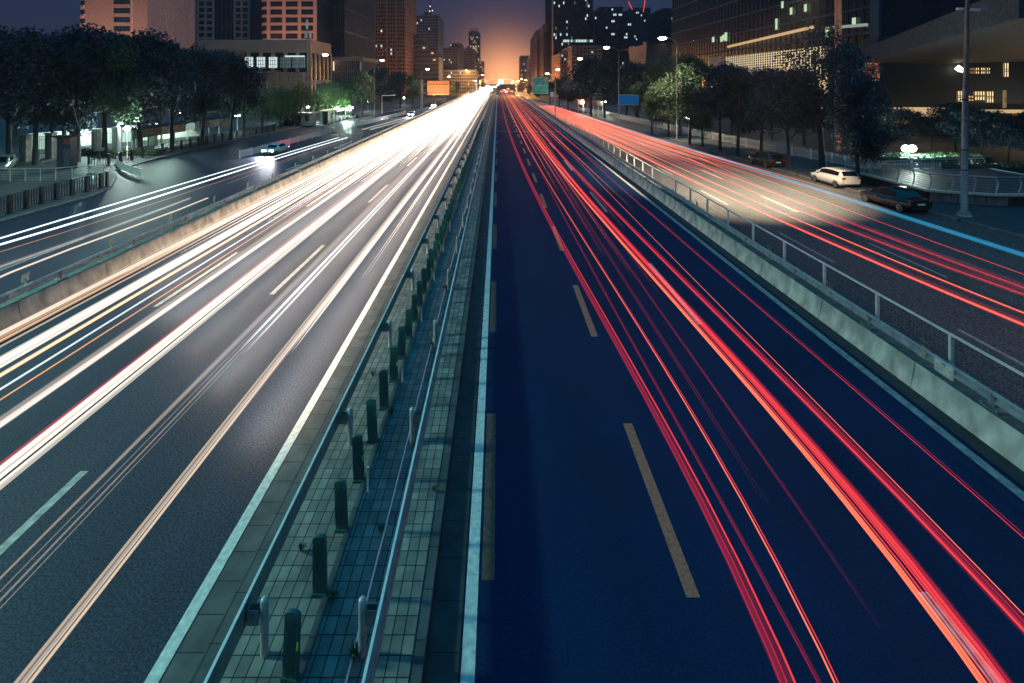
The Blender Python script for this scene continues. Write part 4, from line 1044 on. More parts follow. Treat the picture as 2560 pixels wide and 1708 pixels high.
# 2 dark twin tower block with three bright window columns
z = 270.0; r2, q2 = tower('office_tower', 'dark ribbed tower with pale columns of square windows behind the trees', 369, 625, -60, z, 30, 1, 15.2, 22, WB['steelb'], .35, .02, nlit=0, panes=False)
for (a, b) in ((410, 441), (497, 536), (589, 624)):
    m = MB(); ox, oz = q2[0], q2[2]; xa, xb = PX(a, z)-ox, PX(b, z)-ox; hh = q2[5]-oz
    n = 2
    m.box(xa-.3, xb+.3, -.75, -.36, 0, hh, 1)
    cell_boxes(m, xa, xb, 0, hh, -.75, int(hh/3.05), n, .28, .34, .4)
    m.build('window_column', [WB['pink'] if a > 500 else WB['beige'], M['window']], r2)
q = MB(); q.lathe((PX(410, z)-q2[0], -1.2, PZ(67, z)-q2[2]), [(0, -.7), (.35, -.5), (.4, 0), (.35, .5), (0, .7)], 8); q.build('lamp', emi('wall lamp', (1, .95, .8), 4, False), r2)
# 3 round fronted tower with wide bands
z = 225.0; r3, q3 = tower('office_tower', 'pink banded tower with a curved front above the lit podium', 672, 788, -40, z, 30, 0, 19.7, 3, WB['pink'], .22, .34, lit=(), panes=True, ybot=128)
m = MB(); ox, oz = q3[0], q3[2]
xl, xr = PX(641, z)-ox, PX(672, z)-ox
for f in range(40):
    za = f*q3[6]
    if za > q3[5]-oz: break
    for k in range(7):
        t0 = math.pi*(.5+.5*k/7); t1 = math.pi*(.5+.5*(k+1)/7); R_ = xr-xl
        a = (xr+R_*math.cos(t0), 7-7.35*math.sin(t0)); b = (xr+R_*math.cos(t1), 7-7.35*math.sin(t1)); w4 = q3[6]*.17
        m.quad((a[0], a[1], za-w4), (b[0], b[1], za-w4), (b[0], b[1], za+w4), (a[0], a[1], za+w4), 0)
        m.quad((a[0]+.2, a[1]+.2, za+w4), (b[0]+.2, b[1]+.2, za+w4), (b[0]+.2, b[1]+.2, za+q3[6]-w4), (a[0]+.2, a[1]+.2, za+q3[6]-w4), 1)
    m.box(xr-.5, xr+.3, -.5, 0, za, za+q3[6]*.96, 0)
m.build('curved_bay', [WB['pink'], M['window']], r3)
lamp_light('POINT', (4, -24, 22), 12000, (1.0, .58, .46), r3, .4, name='facade_fill_light')  # added warm fill for the curved front, no fixture
# 4 dark ribbed glass slab: face and long side
tower('office_tower', 'dark ribbed glass slab beside the pink banded tower', 788, 861, -40, 250, 60, 1, 60, 16, WB['rib'], .30, .05, nlit=0, panes=False, sidecols=30, lit=())
tower('office_block', 'low dark ribbed glass block behind the lit podium street lamp', 790, 905, 152, 232, 30, 1, 30, 22, WB['rib'], .25, .05, nlit=4, panes=False, ybot=230, litmix=['windim', 'winwarm'])
# podium with lit hall windows
z = 165.0; rP, qP = tower('podium_building', 'podium hall with tall lit windows under the pink banded tower', 500, 775, 127, z, 20, 1, 90, 9, WB['pink'], .28, .12, panes=False, nlit=0)
ox, oz = qP[0], qP[2]
for (a, b, lt) in ((614, 634, 'winwhite'), (644, 664, 'winwhite'), (674, 694, 'winwhite'), (703, 712, 'windim'), (716, 728, 'windim'), (733, 745, 'windim'), (750, 764, 'windim')):
    q = MB(); q.box(PX(a, z)-ox, PX(b, z)-ox, -.55, -.40, PZ(170, z)-oz, PZ(143, z)-oz); w5 = q.build('window', E[lt], rP)
    q = MB()
    for j in range(1, 4):
        xx = PX(a+(b-a)*j/4, z)-ox; q.box(xx-.06, xx+.06, -.63, -.553, PZ(170, z)-oz, PZ(143, z)-oz)
    for j in (1, 2): zz = PZ(143+9*j, z)-oz; q.box(PX(a, z)-ox, PX(b, z)-ox, -.68, -.635, zz-.06, zz+.06)
    q.build('frame', M['iron'], w5)
m = MB(); m.box(PX(488, z)-ox, PX(612, z)-ox, -.9, -.42, PZ(220, z)-oz, PZ(127, z)-oz)
m.box(PX(645, z)-ox, PX(706, z)-ox, -4, -.7, 0, PZ(178, z)-oz); m.box(PX(706, z)-ox, PX(768, z)-ox, -3.4, -.7, 0, PZ(181, z)-oz)
m.build('base_wall', pavers('orange wall', (.52, .25, .15), (.45, .21, .13), (.22, .1, .07), 2.4, 1.2, .03), rP)
m = MB()
for k in range(7): m.box(PX(652+8*k, z)-ox, PX(654.5+8*k, z)-ox, -4.1, -4.003, PZ(187, z)-oz, PZ(184.5, z)-oz)
m.build('vent', M['iron'], rP)
m = MB(); m.box(PX(716, z)-ox, PX(764, z)-ox, -1.2, -.72, PZ(143, z)-oz, PZ(139.5, z)-oz); m.build('light_strip', E['winwhite'], rP)
# 5 brown gridded apartment tower
z = 330.0; r5, q5 = tower('apartment_tower', 'tall brown gridded apartment tower with a few lit windows beyond the trees', 877, 1012, -40, z, 45, 1, 9.3, 22, WB['brown'], .36, .36, nlit=0,
  lit=((928, 27), (928, 36), (940, 120), (952, 120), (966, 128), (978, 128), (978, 137), (930, 57), (952, 75)), litmix=['winwhite', 'winwhite', 'winwarm'], sidecols=14, ybot=190)
m = MB(); ox, oz = q5[0], q5[2]
for k in range(1, 6): xx = q5[3]-ox+(q5[4]-q5[3])*k/6; m.box(xx-.45, xx+.45, -.75, -.36, 0, q5[5]-oz)
for k in range(1, 8): zz = k*q5[6]*8; m.box(q5[3]-ox, q5[4]-ox, -.9, -.76, zz-.3, zz+.3)
m.build('pilaster', WB['brown'], r5)
lamp_light('POINT', (-2, -40, 14), 120000, (1.0, .50, .26), r5, .4, name='facade_fill_light')  # added orange fill for the apartment front, no fixture
# 6 grey stepped tower with an antenna, and the wavy slab before it
z = 420.0; r6, q6 = tower('office_tower', 'grey tower with lit specks and a roof antenna behind the wavy slab', 1036, 1095, 40, z, 40, 1, 7.2, 12, WB['grey'], .35, .4, nlit=4, sidecols=8, lit=((1052, 48), (1043, 60), (1075, 70)))
m = MB(); ox, oz = q6[0], q6[2]; hz = q6[5]-oz
m.box(PX(1060, z)-ox, PX(1068, z)-ox, 2, 8, hz, hz+3); xx = PX(1074, z)-ox; m.tube([(xx, 4, hz), (xx, 4, hz+8), (xx, 4, hz+16)], [.9, .5, .12], 6); m.bar((xx-2, 4, hz+8), (xx+2.5, 4, hz+8), .3, .3); m.build('antenna', WB['dark'], r6)
for (dx, dz) in ((0, 8), (1.8, 4.5), (-.3, 4.2)): 
    q = MB(); q.lathe((xx+dx, 3.4, hz+dz), [(0, -.6), (.5, 0), (0, .6)], 6); q.build('beacon', emi('warm beacon', (1, .7, .5), 2.5, False), r6)
z = 360.0
root = empty('apartment_block', (PX(1065, z), z, LL), 'long dark apartment slab with a wavy roofline before the grey tower', 'building')
ox = PX(1065, z); m = MB(); n = 24; tops = []
for k in range(n+1):
    px = 1034+(1097-1034)*k/n; yy = 84+58*(k/n)+7*math.sin(k/n*12.5); tops.append((PX(px, z)-ox, PZ(yy, z)-LL))
for k in range(n):
    (xa, ta), (xb, tb) = tops[k], tops[k+1]
    m.quad((xa, 0, 0), (xb, 0, 0), (xb, 0, tb), (xa, 0, ta), 0); m.quad((xa, 0, ta), (xb, 0, tb), (xb, 25, tb), (xa, 25, ta), 0)
    m.box(xa, xa+.3, -.4, -.003, 0, ta, 1)
    m.bar((xa, -.3, ta+.2), (xb, -.3, tb+.2), .5, .5, 1)
    for f in range(int(ta/3)): m.box(xa, xb, -.25, -.004, f*3, f*3+1.1, 1)
m.quad((tops[-1][0], 0, 0), (tops[-1][0], 25, 0), (tops[-1][0], 25, tops[-1][1]), (tops[-1][0], 0, tops[-1][1]), 1)
m.build('wall', [M['window'], WB['grey']], root)
q = MB(); q.quad((-.9, 0, -.6), (.9, 0, -.6), (.9, 0, .6), (-.9, 0, .6)); qm = q.mesh('window', E['winorange'])
for (px, py) in ((1028, 134), (1081, 133), (1086, 150), (1060, 120)): inst('window', qm, root, (PX(px, z)-ox, -.45, PZ(py, z)-LL))
# far hazy blocks on the left of the glow
tower('office_tower', 'hazy dark block with a few lit windows beside a red beacon', 1104, 1143, 121, 480, 60, 1, 6.3, 9, WB['grey'], .35, .4, nlit=7, sidecols=10)
tower('office_tower', 'hazy stepped block behind the dark block by the red beacon', 1125, 1152, 110, 520, 40, 1, 6, 7, WB['brown'], .35, .4, nlit=4)
rG, qG = tower('office_tower', 'hazy block with a pointed gable roof near the horizon glow', 1156, 1185, 128, 600, 40, 1, 5.5, 8, WB['brown'], .35, .4, nlit=5, litmix=['winorange', 'winwarm'])
m = MB(); ox, oz = qG[0], qG[2]; a, b, t = qG[3]-ox, qG[4]-ox, qG[5]-oz
m.poly([(a, -.2, t), (b, -.2, t), ((a+b)/2, -.2, t+6.5)]); m.quad((a, -.2, t), ((a+b)/2, -.2, t+6.5), ((a+b)/2, 40, t+6.5), (a, 40, t)); m.quad((b, -.2, t), ((a+b)/2, -.2, t+6.5), ((a+b)/2, 40, t+6.5), (b, 40, t)); m.build('roof', WB['grey'], rG)
rT, qT = tower('skyscraper', 'tallest hazy tower with warm lit floors by the horizon glow', 1172, 1198, 82, 800, 50, 1, 4.6, 8, WB['brown'], .3, .35, nlit=70, litmix=['winorange', 'winwarm'])
m = MB(); ox, oz = qT[0], qT[2]; t = qT[5]-oz; a, b = qT[3]-ox, qT[4]-ox
m.box(a+1, b-1, 0, 30, t, t+3)
for k in range(7): xx = a+1.2+(b-a-2.6)*k/6; m.box(xx, xx+.5, 0, .5, t+3, t+6)
m.box(a+1, b-1, 0, .5, t+6, t+6.6); m.build('crown_frame', WB['brown'], rT)
tower('office_tower', 'low hazy block between the tallest tower and the glow', 1196, 1209, 155, 700, 30, 1, 5, 4, WB['brown'], .35, .4, nlit=6, litmix=['winorange'])
tower('office_block', 'low grey slab behind the far trees by the brown board', 1108, 1190, 178, 430, 30, 0, 8, 18, WB['grey'], .4, .3, nlit=3)
z = 470.0
root = empty('beacon_sign', (PX(1101, z), z, PZ(158, z)), 'red lit roof sign glowing beside the hazy dark block', 'sign')
q = MB(); q.box(-1.6, 1.6, 0, .6, -1.2, 1.2); q.build('panel', E['beacon'], root); q = MB(); q.box(-2, 2, .62, 8, -17, .6); q.build('support', WB['pink'], root)
# right of the glow
tower('office_block', 'hazy block with warm specks closest to the glow over the red streaks', 1302, 1324, 141, 620, 40, -1, 5.4, 7, WB['brown'], .35, .4, nlit=10, litmix=['winorange', 'winwhite'])
tower('office_block', 'hazy flat block beside the warm specked block', 1322, 1345, 148, 560, 40, -1, 4.6, 9, WB['pink'], .35, .4, nlit=3, litmix=['winorange'])
for (a, b, t, zz, lab) in ((1334, 1346, 111, 430, 'lowest of the three ribbed slabs stepping up beside the black tower'), (1343, 1361, 99, 400, 'middle of the three ribbed slabs stepping up beside the black tower'), (1359, 1382, 79, 370, 'tallest of the three ribbed slabs stepping up beside the black tower')):
    tower('office_tower', lab, a, b, t, zz, 40, -1, 60, 7, WB['slab'], .35, .03, nlit=0, panes=False, sidecols=8)
tower('skyscraper', 'black glass skyscraper with one fully lit floor', 1380, 1482, -60, 340, 45, -1, 8.0, 26, M['window'], .12, .12, nlit=26, sidecols=10, litmix=['winwhite', 'windim', 'winwhite'],
   lit=tuple((1384+3.95*k, 103.5) for k in range(6, 25)) + ((1386, 89), (1390, 89), (1400, 89), (1418, 89), (1470, 12), (1474, 14), (1468, 5), (1398, 140)), ybot=160)
m = MB(); zz = 339.0
root = empty('corner_pier', (PX(1381, zz), zz, LL), 'tall slim pale corner pier lit orange at the edge of the black skyscraper', 'tower')
m.box(-.45, .45, -1.4, -.4, 0, 86); m.build('shaft', WB['pink'], root)
tower('skyscraper', 'dark angular tower with scattered white windows behind the brick block', 1487, 1578, 33, 400, 40, -1, 8.0, 20, WB['dark'], .2, .3, nlit=10, sidecols=6, lit=((1536, 38), (1541, 38), (1548, 38), (1552, 38), (1518, 68), (1531, 82), (1536, 82), (1566, 89), (1568, 90)))
tower('skyscraper', 'dark upper tower joined behind the angular tower', 1500, 1557, 20, 430, 30, -1, 8.0, 12, WB['dark'], .2, .3, nlit=3, panes=False)
tower('office_tower', 'dark unfinished tower beneath the red cranes', 1577, 1626, 22, 520, 40, -1, 6.6, 12, WB['dark'], .3, .3, nlit=10, lit=((1590, 34), (1597, 34), (1602, 40), (1606, 34)))
tower('office_tower', 'lower unfinished block beside the tower with red cranes', 1606, 1644, 46, 540, 40, -1, 7, 9, WB['steelb'], .3, .3, nlit=3, panes=False)
tower('office_tower', 'dark tower with one warm window right behind the largest lamp', 1659, 1692, 24, 330, 30, -1, 9.0, 7, WB['dark'], .25, .3, nlit=0, lit=((1680, 48),), littype='winorange')
rB, qB = tower('apartment_block', 'brown brick apartment block with balcony bays behind the lamps', 1430, 1503, 117, 260, 40, -1, 9.4, 8, WB['brown'], .55, .5, nlit=6, sidecols=8, litmix=['winorange', 'winwarm', 'winwhite'])
m = MB(); ox, oz = qB[0], qB[2]
for (a, b) in ((1429, 1441), (1493, 1502)):
    for k in range(int((qB[5]-oz)/qB[6])):
        m.box(PX(a, 260)-ox, PX(b, 260)-ox, -1.5, -.4, k*qB[6], k*qB[6]+qB[6]*.42)
m.build('balcony', WB['pink'], rB)
tower('apartment_block', 'lower brick block stepping down beside the brown brick block', 1402, 1430, 135, 275, 40, -1, 9.0, 4, WB['brown'], .5, .45, nlit=4, litmix=['winorange', 'winwhite'])
for i, (xa, ya, xb, yb, lab) in enumerate(((1571, 4, 1581, 24, 'red lit crane jib left of the two others on the unfinished tower'), (1613, -2, 1608, 30, 'red lit crane jib upright in the middle of the unfinished tower'), (1643, 32, 1632, 46, 'short red lit crane jib on the lower unfinished block'))):
    z = 515.0
    root = empty('crane', (PX(xb, z), z, PZ(yb, z)), lab, 'crane', 'cranes on the unfinished towers')
    d = (PX(xa, z)-PX(xb, z), 0, PZ(ya, z)-PZ(yb, z))
    m = MB(); m.bar((0, 0, 0), d, .7, .7); m.build('jib', emi('lit crane jib', (1, .10, .08), .9, False), root)
    m = MB(); m.bar((0, .8, -14), (0, .8, 1), 1.1, 1.1); m.bar((0, .8, 1), (-d[0]*.25, .8, 2.5), .8, .8); m.build('mast', WB['dark'], root)
# tilted glass gallery
z = 215.0
root = empty('gallery', (PX(1630, z), z, LR), 'leaning glass gallery building with a gridded facade under the largest lamp', 'building')
ox = PX(1630, z); gx = lambda p: PX(p, z)-ox; gz = lambda p: PZ(p, z)-LR
m = MB(); A = [(gx(1614), 0, gz(165)), (gx(1686), 0, gz(165)), (gx(1686), 0, gz(112)), (gx(1610), -4, gz(112))]
m.poly(A, 1); m.poly([(gx(1590), 9, gz(165)), (gx(1614), 0, gz(165)), (gx(1610), -4, gz(112)), (gx(1584), 9, gz(118))], 0)
m.poly([A[3], A[2], (gx(1690), 30, gz(112)), (gx(1584), 30, gz(118)), (gx(1584), 9, gz(118))], 0)
m.box(gx(1592), gx(1686), 4, 30, 0, gz(160), 0)
m.build('wall', [WB['pink'], pbr('gallery glass', (.07, .11, .12), .2, var=.2, scale=.2)], root)
m = MB()
for k in range(0, 17):
    t = k/16; a = Vector(A[0]).lerp(Vector(A[1]), t); b = Vector(A[3]).lerp(Vector(A[2]), t); a.y -= .12; b.y -= .12; m.bar(a, b, .12, .12)
for k in range(0, 9):
    t = k/8; a = Vector(A[0]).lerp(Vector(A[3]), t); b = Vector(A[1]).lerp(Vector(A[2]), t); a.y -= .26; b.y -= .26; m.bar(a, b, .1, .1)
m.build('mullion', M['steel'], root)
m = MB(); m.box(gx(1616), gx(1621), 2, 5, gz(112), gz(103)); m.box(gx(1593), gx(1599), 10, 14, gz(118), gz(112)); m.build('chimney', WB['pink'], root)
# long dark block on the right: its road side runs away from the viewer
XB = 60.0
root = empty('office_complex', (XB, 130, LR), 'huge dark glass office complex behind the kerbside trees', 'building')
m = MB(); m.box(0, 60, -46, 55, 0, 60); m.build('glazing', M['window'], root)
m = MB()
for k in range(1, 15): m.box(-.3, -.003, -46, 55, k*4.1, k*4.1+.35)
for k in range(0, 51): m.box(-.12, -.002, -46+2*k, -45.9+2*k, 0, 60)
m.box(-.8, -.31, -46.5, -44.5, 0, 60)
m.build('wall', WB['steelb'], root)
def on_side(px, py): # point of the X = XB plane seen at a photo pixel
    y = XB*F/(px-VX); return (y, PZ(py, y))
q = MB(); q.quad((0, -.7, -.9), (0, .7, -.9), (0, .7, .9), (0, -.7, .9)); qg = q.mesh('window', emi('lit window green', (.75, 1, .65), .7, False))
for (px, py) in ((1786, 99), (1807, 98), (1812, 94), (1818, 88), (1818, 96), (1945, 60), (1945, 66), (1945, 55), (2072, 78), (2072, 84), (1960, 12), (2018, 20), (1982, 28), (2140, 55)):
    y, zz = on_side(px, py); inst('window', qg, root, (-.35, y-130, zz-LR), 0, (1, .7 if px > 1900 else 1.2, .8))
root = empty('pylon', (PX(2095, 66), 66, LR), 'slim orange lit pylon rising behind the tallest dark tree', 'tower')
m = MB(); m.box(-.28, .28, -.28, .28, 0, 40); m.build('shaft', pbr('pylon in orange light', (.75, .26, .13), .6), root)  # orange light on the shaft is put into its colour
m = MB()
for k in range(10): m.box(-.30, .30, -.30, -.283, 4*k, 4*k+.06)
m.build('joint', M['iron'], root)
# lit roof truss and lattice hall
root = empty('lattice_hall', (57, 118, LR), 'hall with a warm lit lattice wall and a bright roof edge behind the tallest tree', 'building')
m = MB(); ya, za = on_side(1835, 117); yb, zb = on_side(2052, 68); yc, zc = on_side(2190, 58)
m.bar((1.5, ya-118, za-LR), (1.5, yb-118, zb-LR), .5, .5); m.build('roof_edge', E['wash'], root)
m = MB(); m.bar((1.5, on_side(2105, 70)[0]-118, on_side(2105, 69)[1]-LR), (1.5, yc-118, on_side(2190, 62)[1]-LR), .5, .45); m.build('roof_edge', emi('dim roof edge', (.55, .62, .58), .5, False), root)
m = MB(); m.box(2.6, 3.0, 60*F/(2080-VX)-118, 60*F/(1795-VX)-118, 0, 12.5); m.build('wall', WB['dark'], root)
m = MB(); ylo, yhi = 60*F/(2085-VX)-118, 60*F/(1815-VX)-118
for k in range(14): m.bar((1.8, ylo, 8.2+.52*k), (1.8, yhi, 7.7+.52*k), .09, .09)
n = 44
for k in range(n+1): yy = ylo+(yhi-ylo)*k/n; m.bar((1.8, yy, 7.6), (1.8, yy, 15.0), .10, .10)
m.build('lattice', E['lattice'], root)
m = MB(); m.box(2.1, 2.3, 60*F/(2010-VX)-118, 60*F/(1960-VX)-118, 4, 12.4); m.box(2.1, 2.3, 60*F/(2080-VX)-118, 60*F/(2025-VX)-118, 6.5, 9.5); m.build('glowing_wall', E['wash'], root)
m = MB(); m.box(0.8, 2.0, 60*F/(1826-VX)-118, 60*F/(1793-VX)-118, 8, 15); m.build('end_wall', WB['beige'], root)
# canopy building at the right edge
root = empty('pavilion', (66, 76, LR), 'dark pavilion with a sloping canopy and yellow lit windows at the edge', 'building')
m = MB(); z = 76.0; bx = lambda p: PX(p, z)-66; bz = lambda p: PZ(p, z)-LR
m.box(bx(2195), 40, 0, 3, 0, 15); m.build('wall', WB['dark'], root)
m = MB(); 
pts = [(-17.5, -4, 11.2), (-17.5, -26, 14.6), (20, -26, 14.6), (20, 6, 11.2)]; up = 1.5
top_ = [(p[0], p[1], p[2]+up+ (1.6 if i in (1, 2) else .2)) for i, p in enumerate(pts)]
m.poly(pts); m.poly(list(reversed(top_)))
for k in range(4): m.quad(pts[k], pts[(k+1) % 4], top_[(k+1) % 4], top_[k])
m.build('canopy', pavers('canopy cladding', (.055, .055, .07), (.045, .048, .06), (.03, .03, .04), .9, .45, .02), root)
m = MB(); m.box(-17.2, -15.2, -4.5, -3.9, 8.8, 11.15); m.build('glowing_reveal', emi('orange reveal', (1, .3, .14), .45, False), root)  # reveal glows by itself: its orange light is put into emission
m = MB(); m.box(bx(2528), bx(2600), -24, -20, 0, 30); m.build('pier', pavers('pier cladding', (.10, .12, .13), (.08, .1, .11), (.03, .03, .03), 1.2, .5, .02), root)
for (a, b, t, bt, mt) in ((2424, 2432, 170, 184, 'winorange'), (2436, 2446, 170, 184, 'winwarm'), (2449, 2460, 170, 184, 'winwarm'), (2464, 2473, 170, 184, 'winwarm'), (2392, 2410, 228, 254, 'winwarm'), (2418, 2432, 240, 252, 'winorange'), (2434, 2460, 229, 250, 'winwarm'), (2464, 2482, 229, 256, 'winwarm'), (2508, 2520, 158, 192, 'winwarm'), (2507, 2514, 226, 270, 'winwarm')):
    q = MB(); q.box(bx(a), bx(b), -.12, -.04, bz(bt), bz(t)); w6 = q.build('window', E[mt], root)
    q = MB(); n = max(2, int((b-a)/6))
    for j in range(n+1): xx = bx(a+(b-a)*j/n); q.box(xx-.05, xx+.05, -.2, -.123, bz(bt), bz(t))
    for f in (.4, .55): zz = bz(bt+(t-bt)*f); q.box(bx(a), bx(b), -.26, -.203, zz-.05, zz+.05)
    q.build('frame', M['iron'], w6)
for (a, t, s) in ((2385, 172, .5), (2392, 176, .35), (2399, 152, .3)):
    q = MB(); q.lathe((bx(a), -.8, bz(t)), [(0, -s), (s, 0), (0, s)], 8); q.build('lamp', emi('wall lamp bulb', (1, .9, .6) if s > .32 else (1, .35, .1), 5, False), root)
m = MB(); m.box(bx(2200), bx(2340), -1.5, -.3, bz(318), bz(268)); m.box(bx(2395), bx(2600), -3, -.3, bz(280), bz(274)); m.build('glowing_wall', E['wash'], root)
m = MB(); m.box(bx(2505), bx(2600), -2.8, -1.5, bz(335), bz(281)); m.box(bx(2318), bx(2352), -3.4, -1.6, bz(292), bz(272)); m.build('portal', pbr('warm stone', (.55, .40, .28), .7), root)
lamp_light('POINT', (bx(2540), -7, bz(295)), 1400, (1, .72, .42), root, .3)

# ------------------------------------------------------------------ cars
def car(label, X, Y, lv, rz, paint, kind='hatch', group=None, lights=False, L=4.3, Wd=1.78, Ht=1.48, tail=True):
    root = empty('car', (X, Y, lv), label, 'car', group, rz)
    w = Wd/2; half = L/2
    # body runs along +y (front at +y)
    if kind == 'hatch':
        low = [(-half, .42, .98, .80), (-half+.12, .30, 1.02, .92), (-1.35, .22, .98, 1), (0, .20, .94, 1), (1.0, .20, .92, 1), (1.5, .22, .86, .98), (half-.2, .28, .70, .90), (half, .38, .58, .74)]
        cab = [(-half+.10, 1.02, 1.04, .90), (-half+.45, 1.0, Ht-.06, .92), (-.9, .97, Ht, .93), (.1, .95, Ht-.01, .94), (.65, .93, Ht-.12, .94), (1.35, .88, .90, .92)]
    elif kind == 'van':
        low = [(-half, .42, 1.0, .84), (-half+.1, .28, 1.05, .95), (-1.3, .22, 1.02, 1), (0, .2, 1.0, 1), (1.1, .2, .98, 1), (1.7, .24, .90, .96), (half, .38, .66, .80)]
        cab = [(-half+.05, 1.05, 1.06, .93), (-half+.28, 1.04, Ht-.04, .94), (-.6, 1.0, Ht, .95), (.5, 1.0, Ht-.04, .95), (1.6, .92, .95, .93)]
    else:
        low = [(-half, .40, .92, .82), (-half+.15, .30, .98, .93), (-1.4, .22, .96, 1), (0, .20, .93, 1), (1.0, .20, .90, 1), (1.5, .22, .84, .98), (half-.2, .28, .70, .90), (half, .38, .58, .74)]
        cab = [(-half+.62, .97, .99, .90), (-1.15, .96, Ht-.13, .92), (-.5, .95, Ht, .93), (.15, .93, Ht-.02, .93), (.6, .92, Ht-.14, .93), (1.3, .87, .89, .92)]
    m = MB(); n = 10
    for k, (y, zl, zt, ws) in enumerate(low):
        a = w*ws; zm_ = zl+(zt-zl)*.55
        ring = [(-a*.86, zl), (-a*.98, zl+.12), (-a, zm_), (-a*.95, zt-.04), (-a*.80, zt), (a*.80, zt), (a*.95, zt-.04), (a, zm_), (a*.98, zl+.12), (a*.86, zl)]
        i = len(m.v); m.v += [(x, y, z_) for x, z_ in ring]
        if k:
            for j in range(n): m.f.append((i-n+j, i-n+(j+1) % n, i+(j+1) % n, i+j)); m.m.append(0); m.sm.append(True)
    m.f.append(tuple(range(n))); m.m.append(0); m.sm.append(False); i = len(m.v)-n; m.f.append(tuple(i+n-1-j for j in range(n))); m.m.append(0); m.sm.append(False)
    i0 = len(m.v)
    for k, (y, zb, zt, ws) in enumerate(cab):
        a = w*ws*.96; b = w*ws*(.80 if zt-zb > .2 else .9)
        i = len(m.v); m.v += [(-a, y, zb), (-b, y, zt-.05 if zt-zb > .2 else zt), (-b*.82, y, zt), (b*.82, y, zt), (b, y, zt-.05 if zt-zb > .2 else zt), (a, y, zb)]
        if k:
            for j in range(5): m.f.append((i-6+j, i-6+j+1, i+j+1, i+j)); m.m.append(0); m.sm.append(True)
    body = m.build('body', paint, root)
    # glass: side windows, windscreen and rear window proud of the cabin
    def lerp(a, b, t): return tuple(a[q]+(b[q]-a[q])*t for q in range(3))
    def pane(k0, k1, s, t0=.12, t1=.9, u0=.0, u1=1.0):
        def side_pt(k, t):
            y, zb, zt, ws = cab[k]; a = w*ws*.96; b = w*ws*.80
            return (s*(a+(b-a)*t+.012), y, zb+(max(zt-.05, zb)-zb)*t)
        A, B, C_, D_ = side_pt(k0, t0), side_pt(k1, t0), side_pt(k1, t1), side_pt(k0, t1)
        q = MB(); q.quad(lerp(A, B, u0), lerp(A, B, u1), lerp(D_, C_, u1), lerp(D_, C_, u0)); q.build('window', M['glassdark'], root)
    nc = len(cab)
    for s in (-1, 1):
        pane(1, 2, s, .12, .88, .1, 1.0); pane(2, 3, s, .12, .9, .0, 1.0); pane(3, 4, s, .12, .88, .0, 1.0)
        if nc > 5: pane(4, 5, s, .12, .8, .0, .55)
        y, zb, zt, ws = cab[nc-2]; y2, zb2, zt2, ws2 = cab[nc-1]
    def cross(k0, k1, e):
        (ya, zba, zta, wa), (yb, zbb, ztb, wb) = cab[k0], cab[k1]
        a, b = w*wa*(.80 if zta-zba > .2 else .9)*.88, w*wb*(.80 if ztb-zbb > .2 else .9)*.88
        d = Vector((0, yb-ya, ztb-zta)).normalized(); nrm = Vector((0, -d.z, d.y)) if d.y > 0 else Vector((0, d.z, -d.y))
        nrm *= .015
        p = lambda t: (ya+(yb-ya)*t+nrm.y, zta+(ztb-zta)*t+nrm.z, a+(b-a)*t)
        y1_, z1_, a1 = p(.08); y2_, z2_, a2 = p(.92)
        q = MB(); q.quad((-a1, y1_, z1_), (a1, y1_, z1_), (a2, y2_, z2_), (-a2, y2_, z2_)); q.build(e, M['glassdark'], root)
    cross(0, 1, 'rear_window'); cross(nc-2, nc-1, 'windscreen')
    wm = MB()
    wm.tube([(-.10, 0, 0), (.10, 0, 0)], .31, 18); tyre = wm.mesh('tyre', M['black'])
    wm = MB(); wm.tube([(-.108, 0, 0), (.108, 0, 0)], .06, 8)
    for k in range(5):
        t = k*2*math.pi/5
        for s in (-1, 1): wm.bar((s*.106, 0, 0), (s*.106, .22*math.cos(t), .22*math.sin(t)), .05, .02)
    for s in (-1, 1):
        for k in range(16):
            t0, t1 = k*math.pi/8, (k+1)*math.pi/8
            wm.quad((s*.105, .21*math.cos(t0), .21*math.sin(t0)), (s*.105, .24*math.cos(t0), .24*math.sin(t0)), (s*.105, .24*math.cos(t1), .24*math.sin(t1)), (s*.105, .21*math.cos(t1), .21*math.sin(t1)))
    rim = wm.mesh('rim', M['chrome'])
    for s in (-1, 1):
        for y in (-half+.78, half-.82):
            wh = inst('wheel', tyre, root, (s*(w-.10), y, .31)); inst('rim', rim, wh)
    for s in (-1, 1):
        q = MB(); q.box(s*w*.62-.2, s*w*.62+.2, half-.16, half-.02, .56, .72); q.build('headlight', E['headlamp'] if lights else M['chrome'], root)
        q = MB(); q.box(s*w*.72-.13, s*w*.72+.13, -half-.012, -half+.12, .82, .97); q.build('tail_light', E['taillamp'] if lights else pbr('tail glass', (.45, .03, .03), .25), root)
    q = MB(); q.box(-.26, .26, -half-.012, -half+.02, .62, .74); q.build('number_plate', M['white_metal'], root)
    q = MB(); q.box(-w*.7, w*.7, -half-.008, -half+.1, .36, .44); q.build('bumper_trim', M['black'], root)
    for s in (-1, 1):
        q = MB(); q.box(s*(w-.02)-.09, s*(w-.02)+.09, .78, .95, .98, 1.10); q.build('mirror', paint, root)
    if lights:
        for s in (-1, 1): lamp_light('SPOT', (s*w*.62, half+.08, .64), 3200, (.86, .86, 1.0), root, .06, 80, .7, (R(76), 0, 0), 'headlight_beam')
        lamp_light('SPOT', (0, -half-.15, .8), 900, (1, .03, .02), root, .08, 120, .6, (R(-70), 0, 0), 'tail_light_beam')
    return root
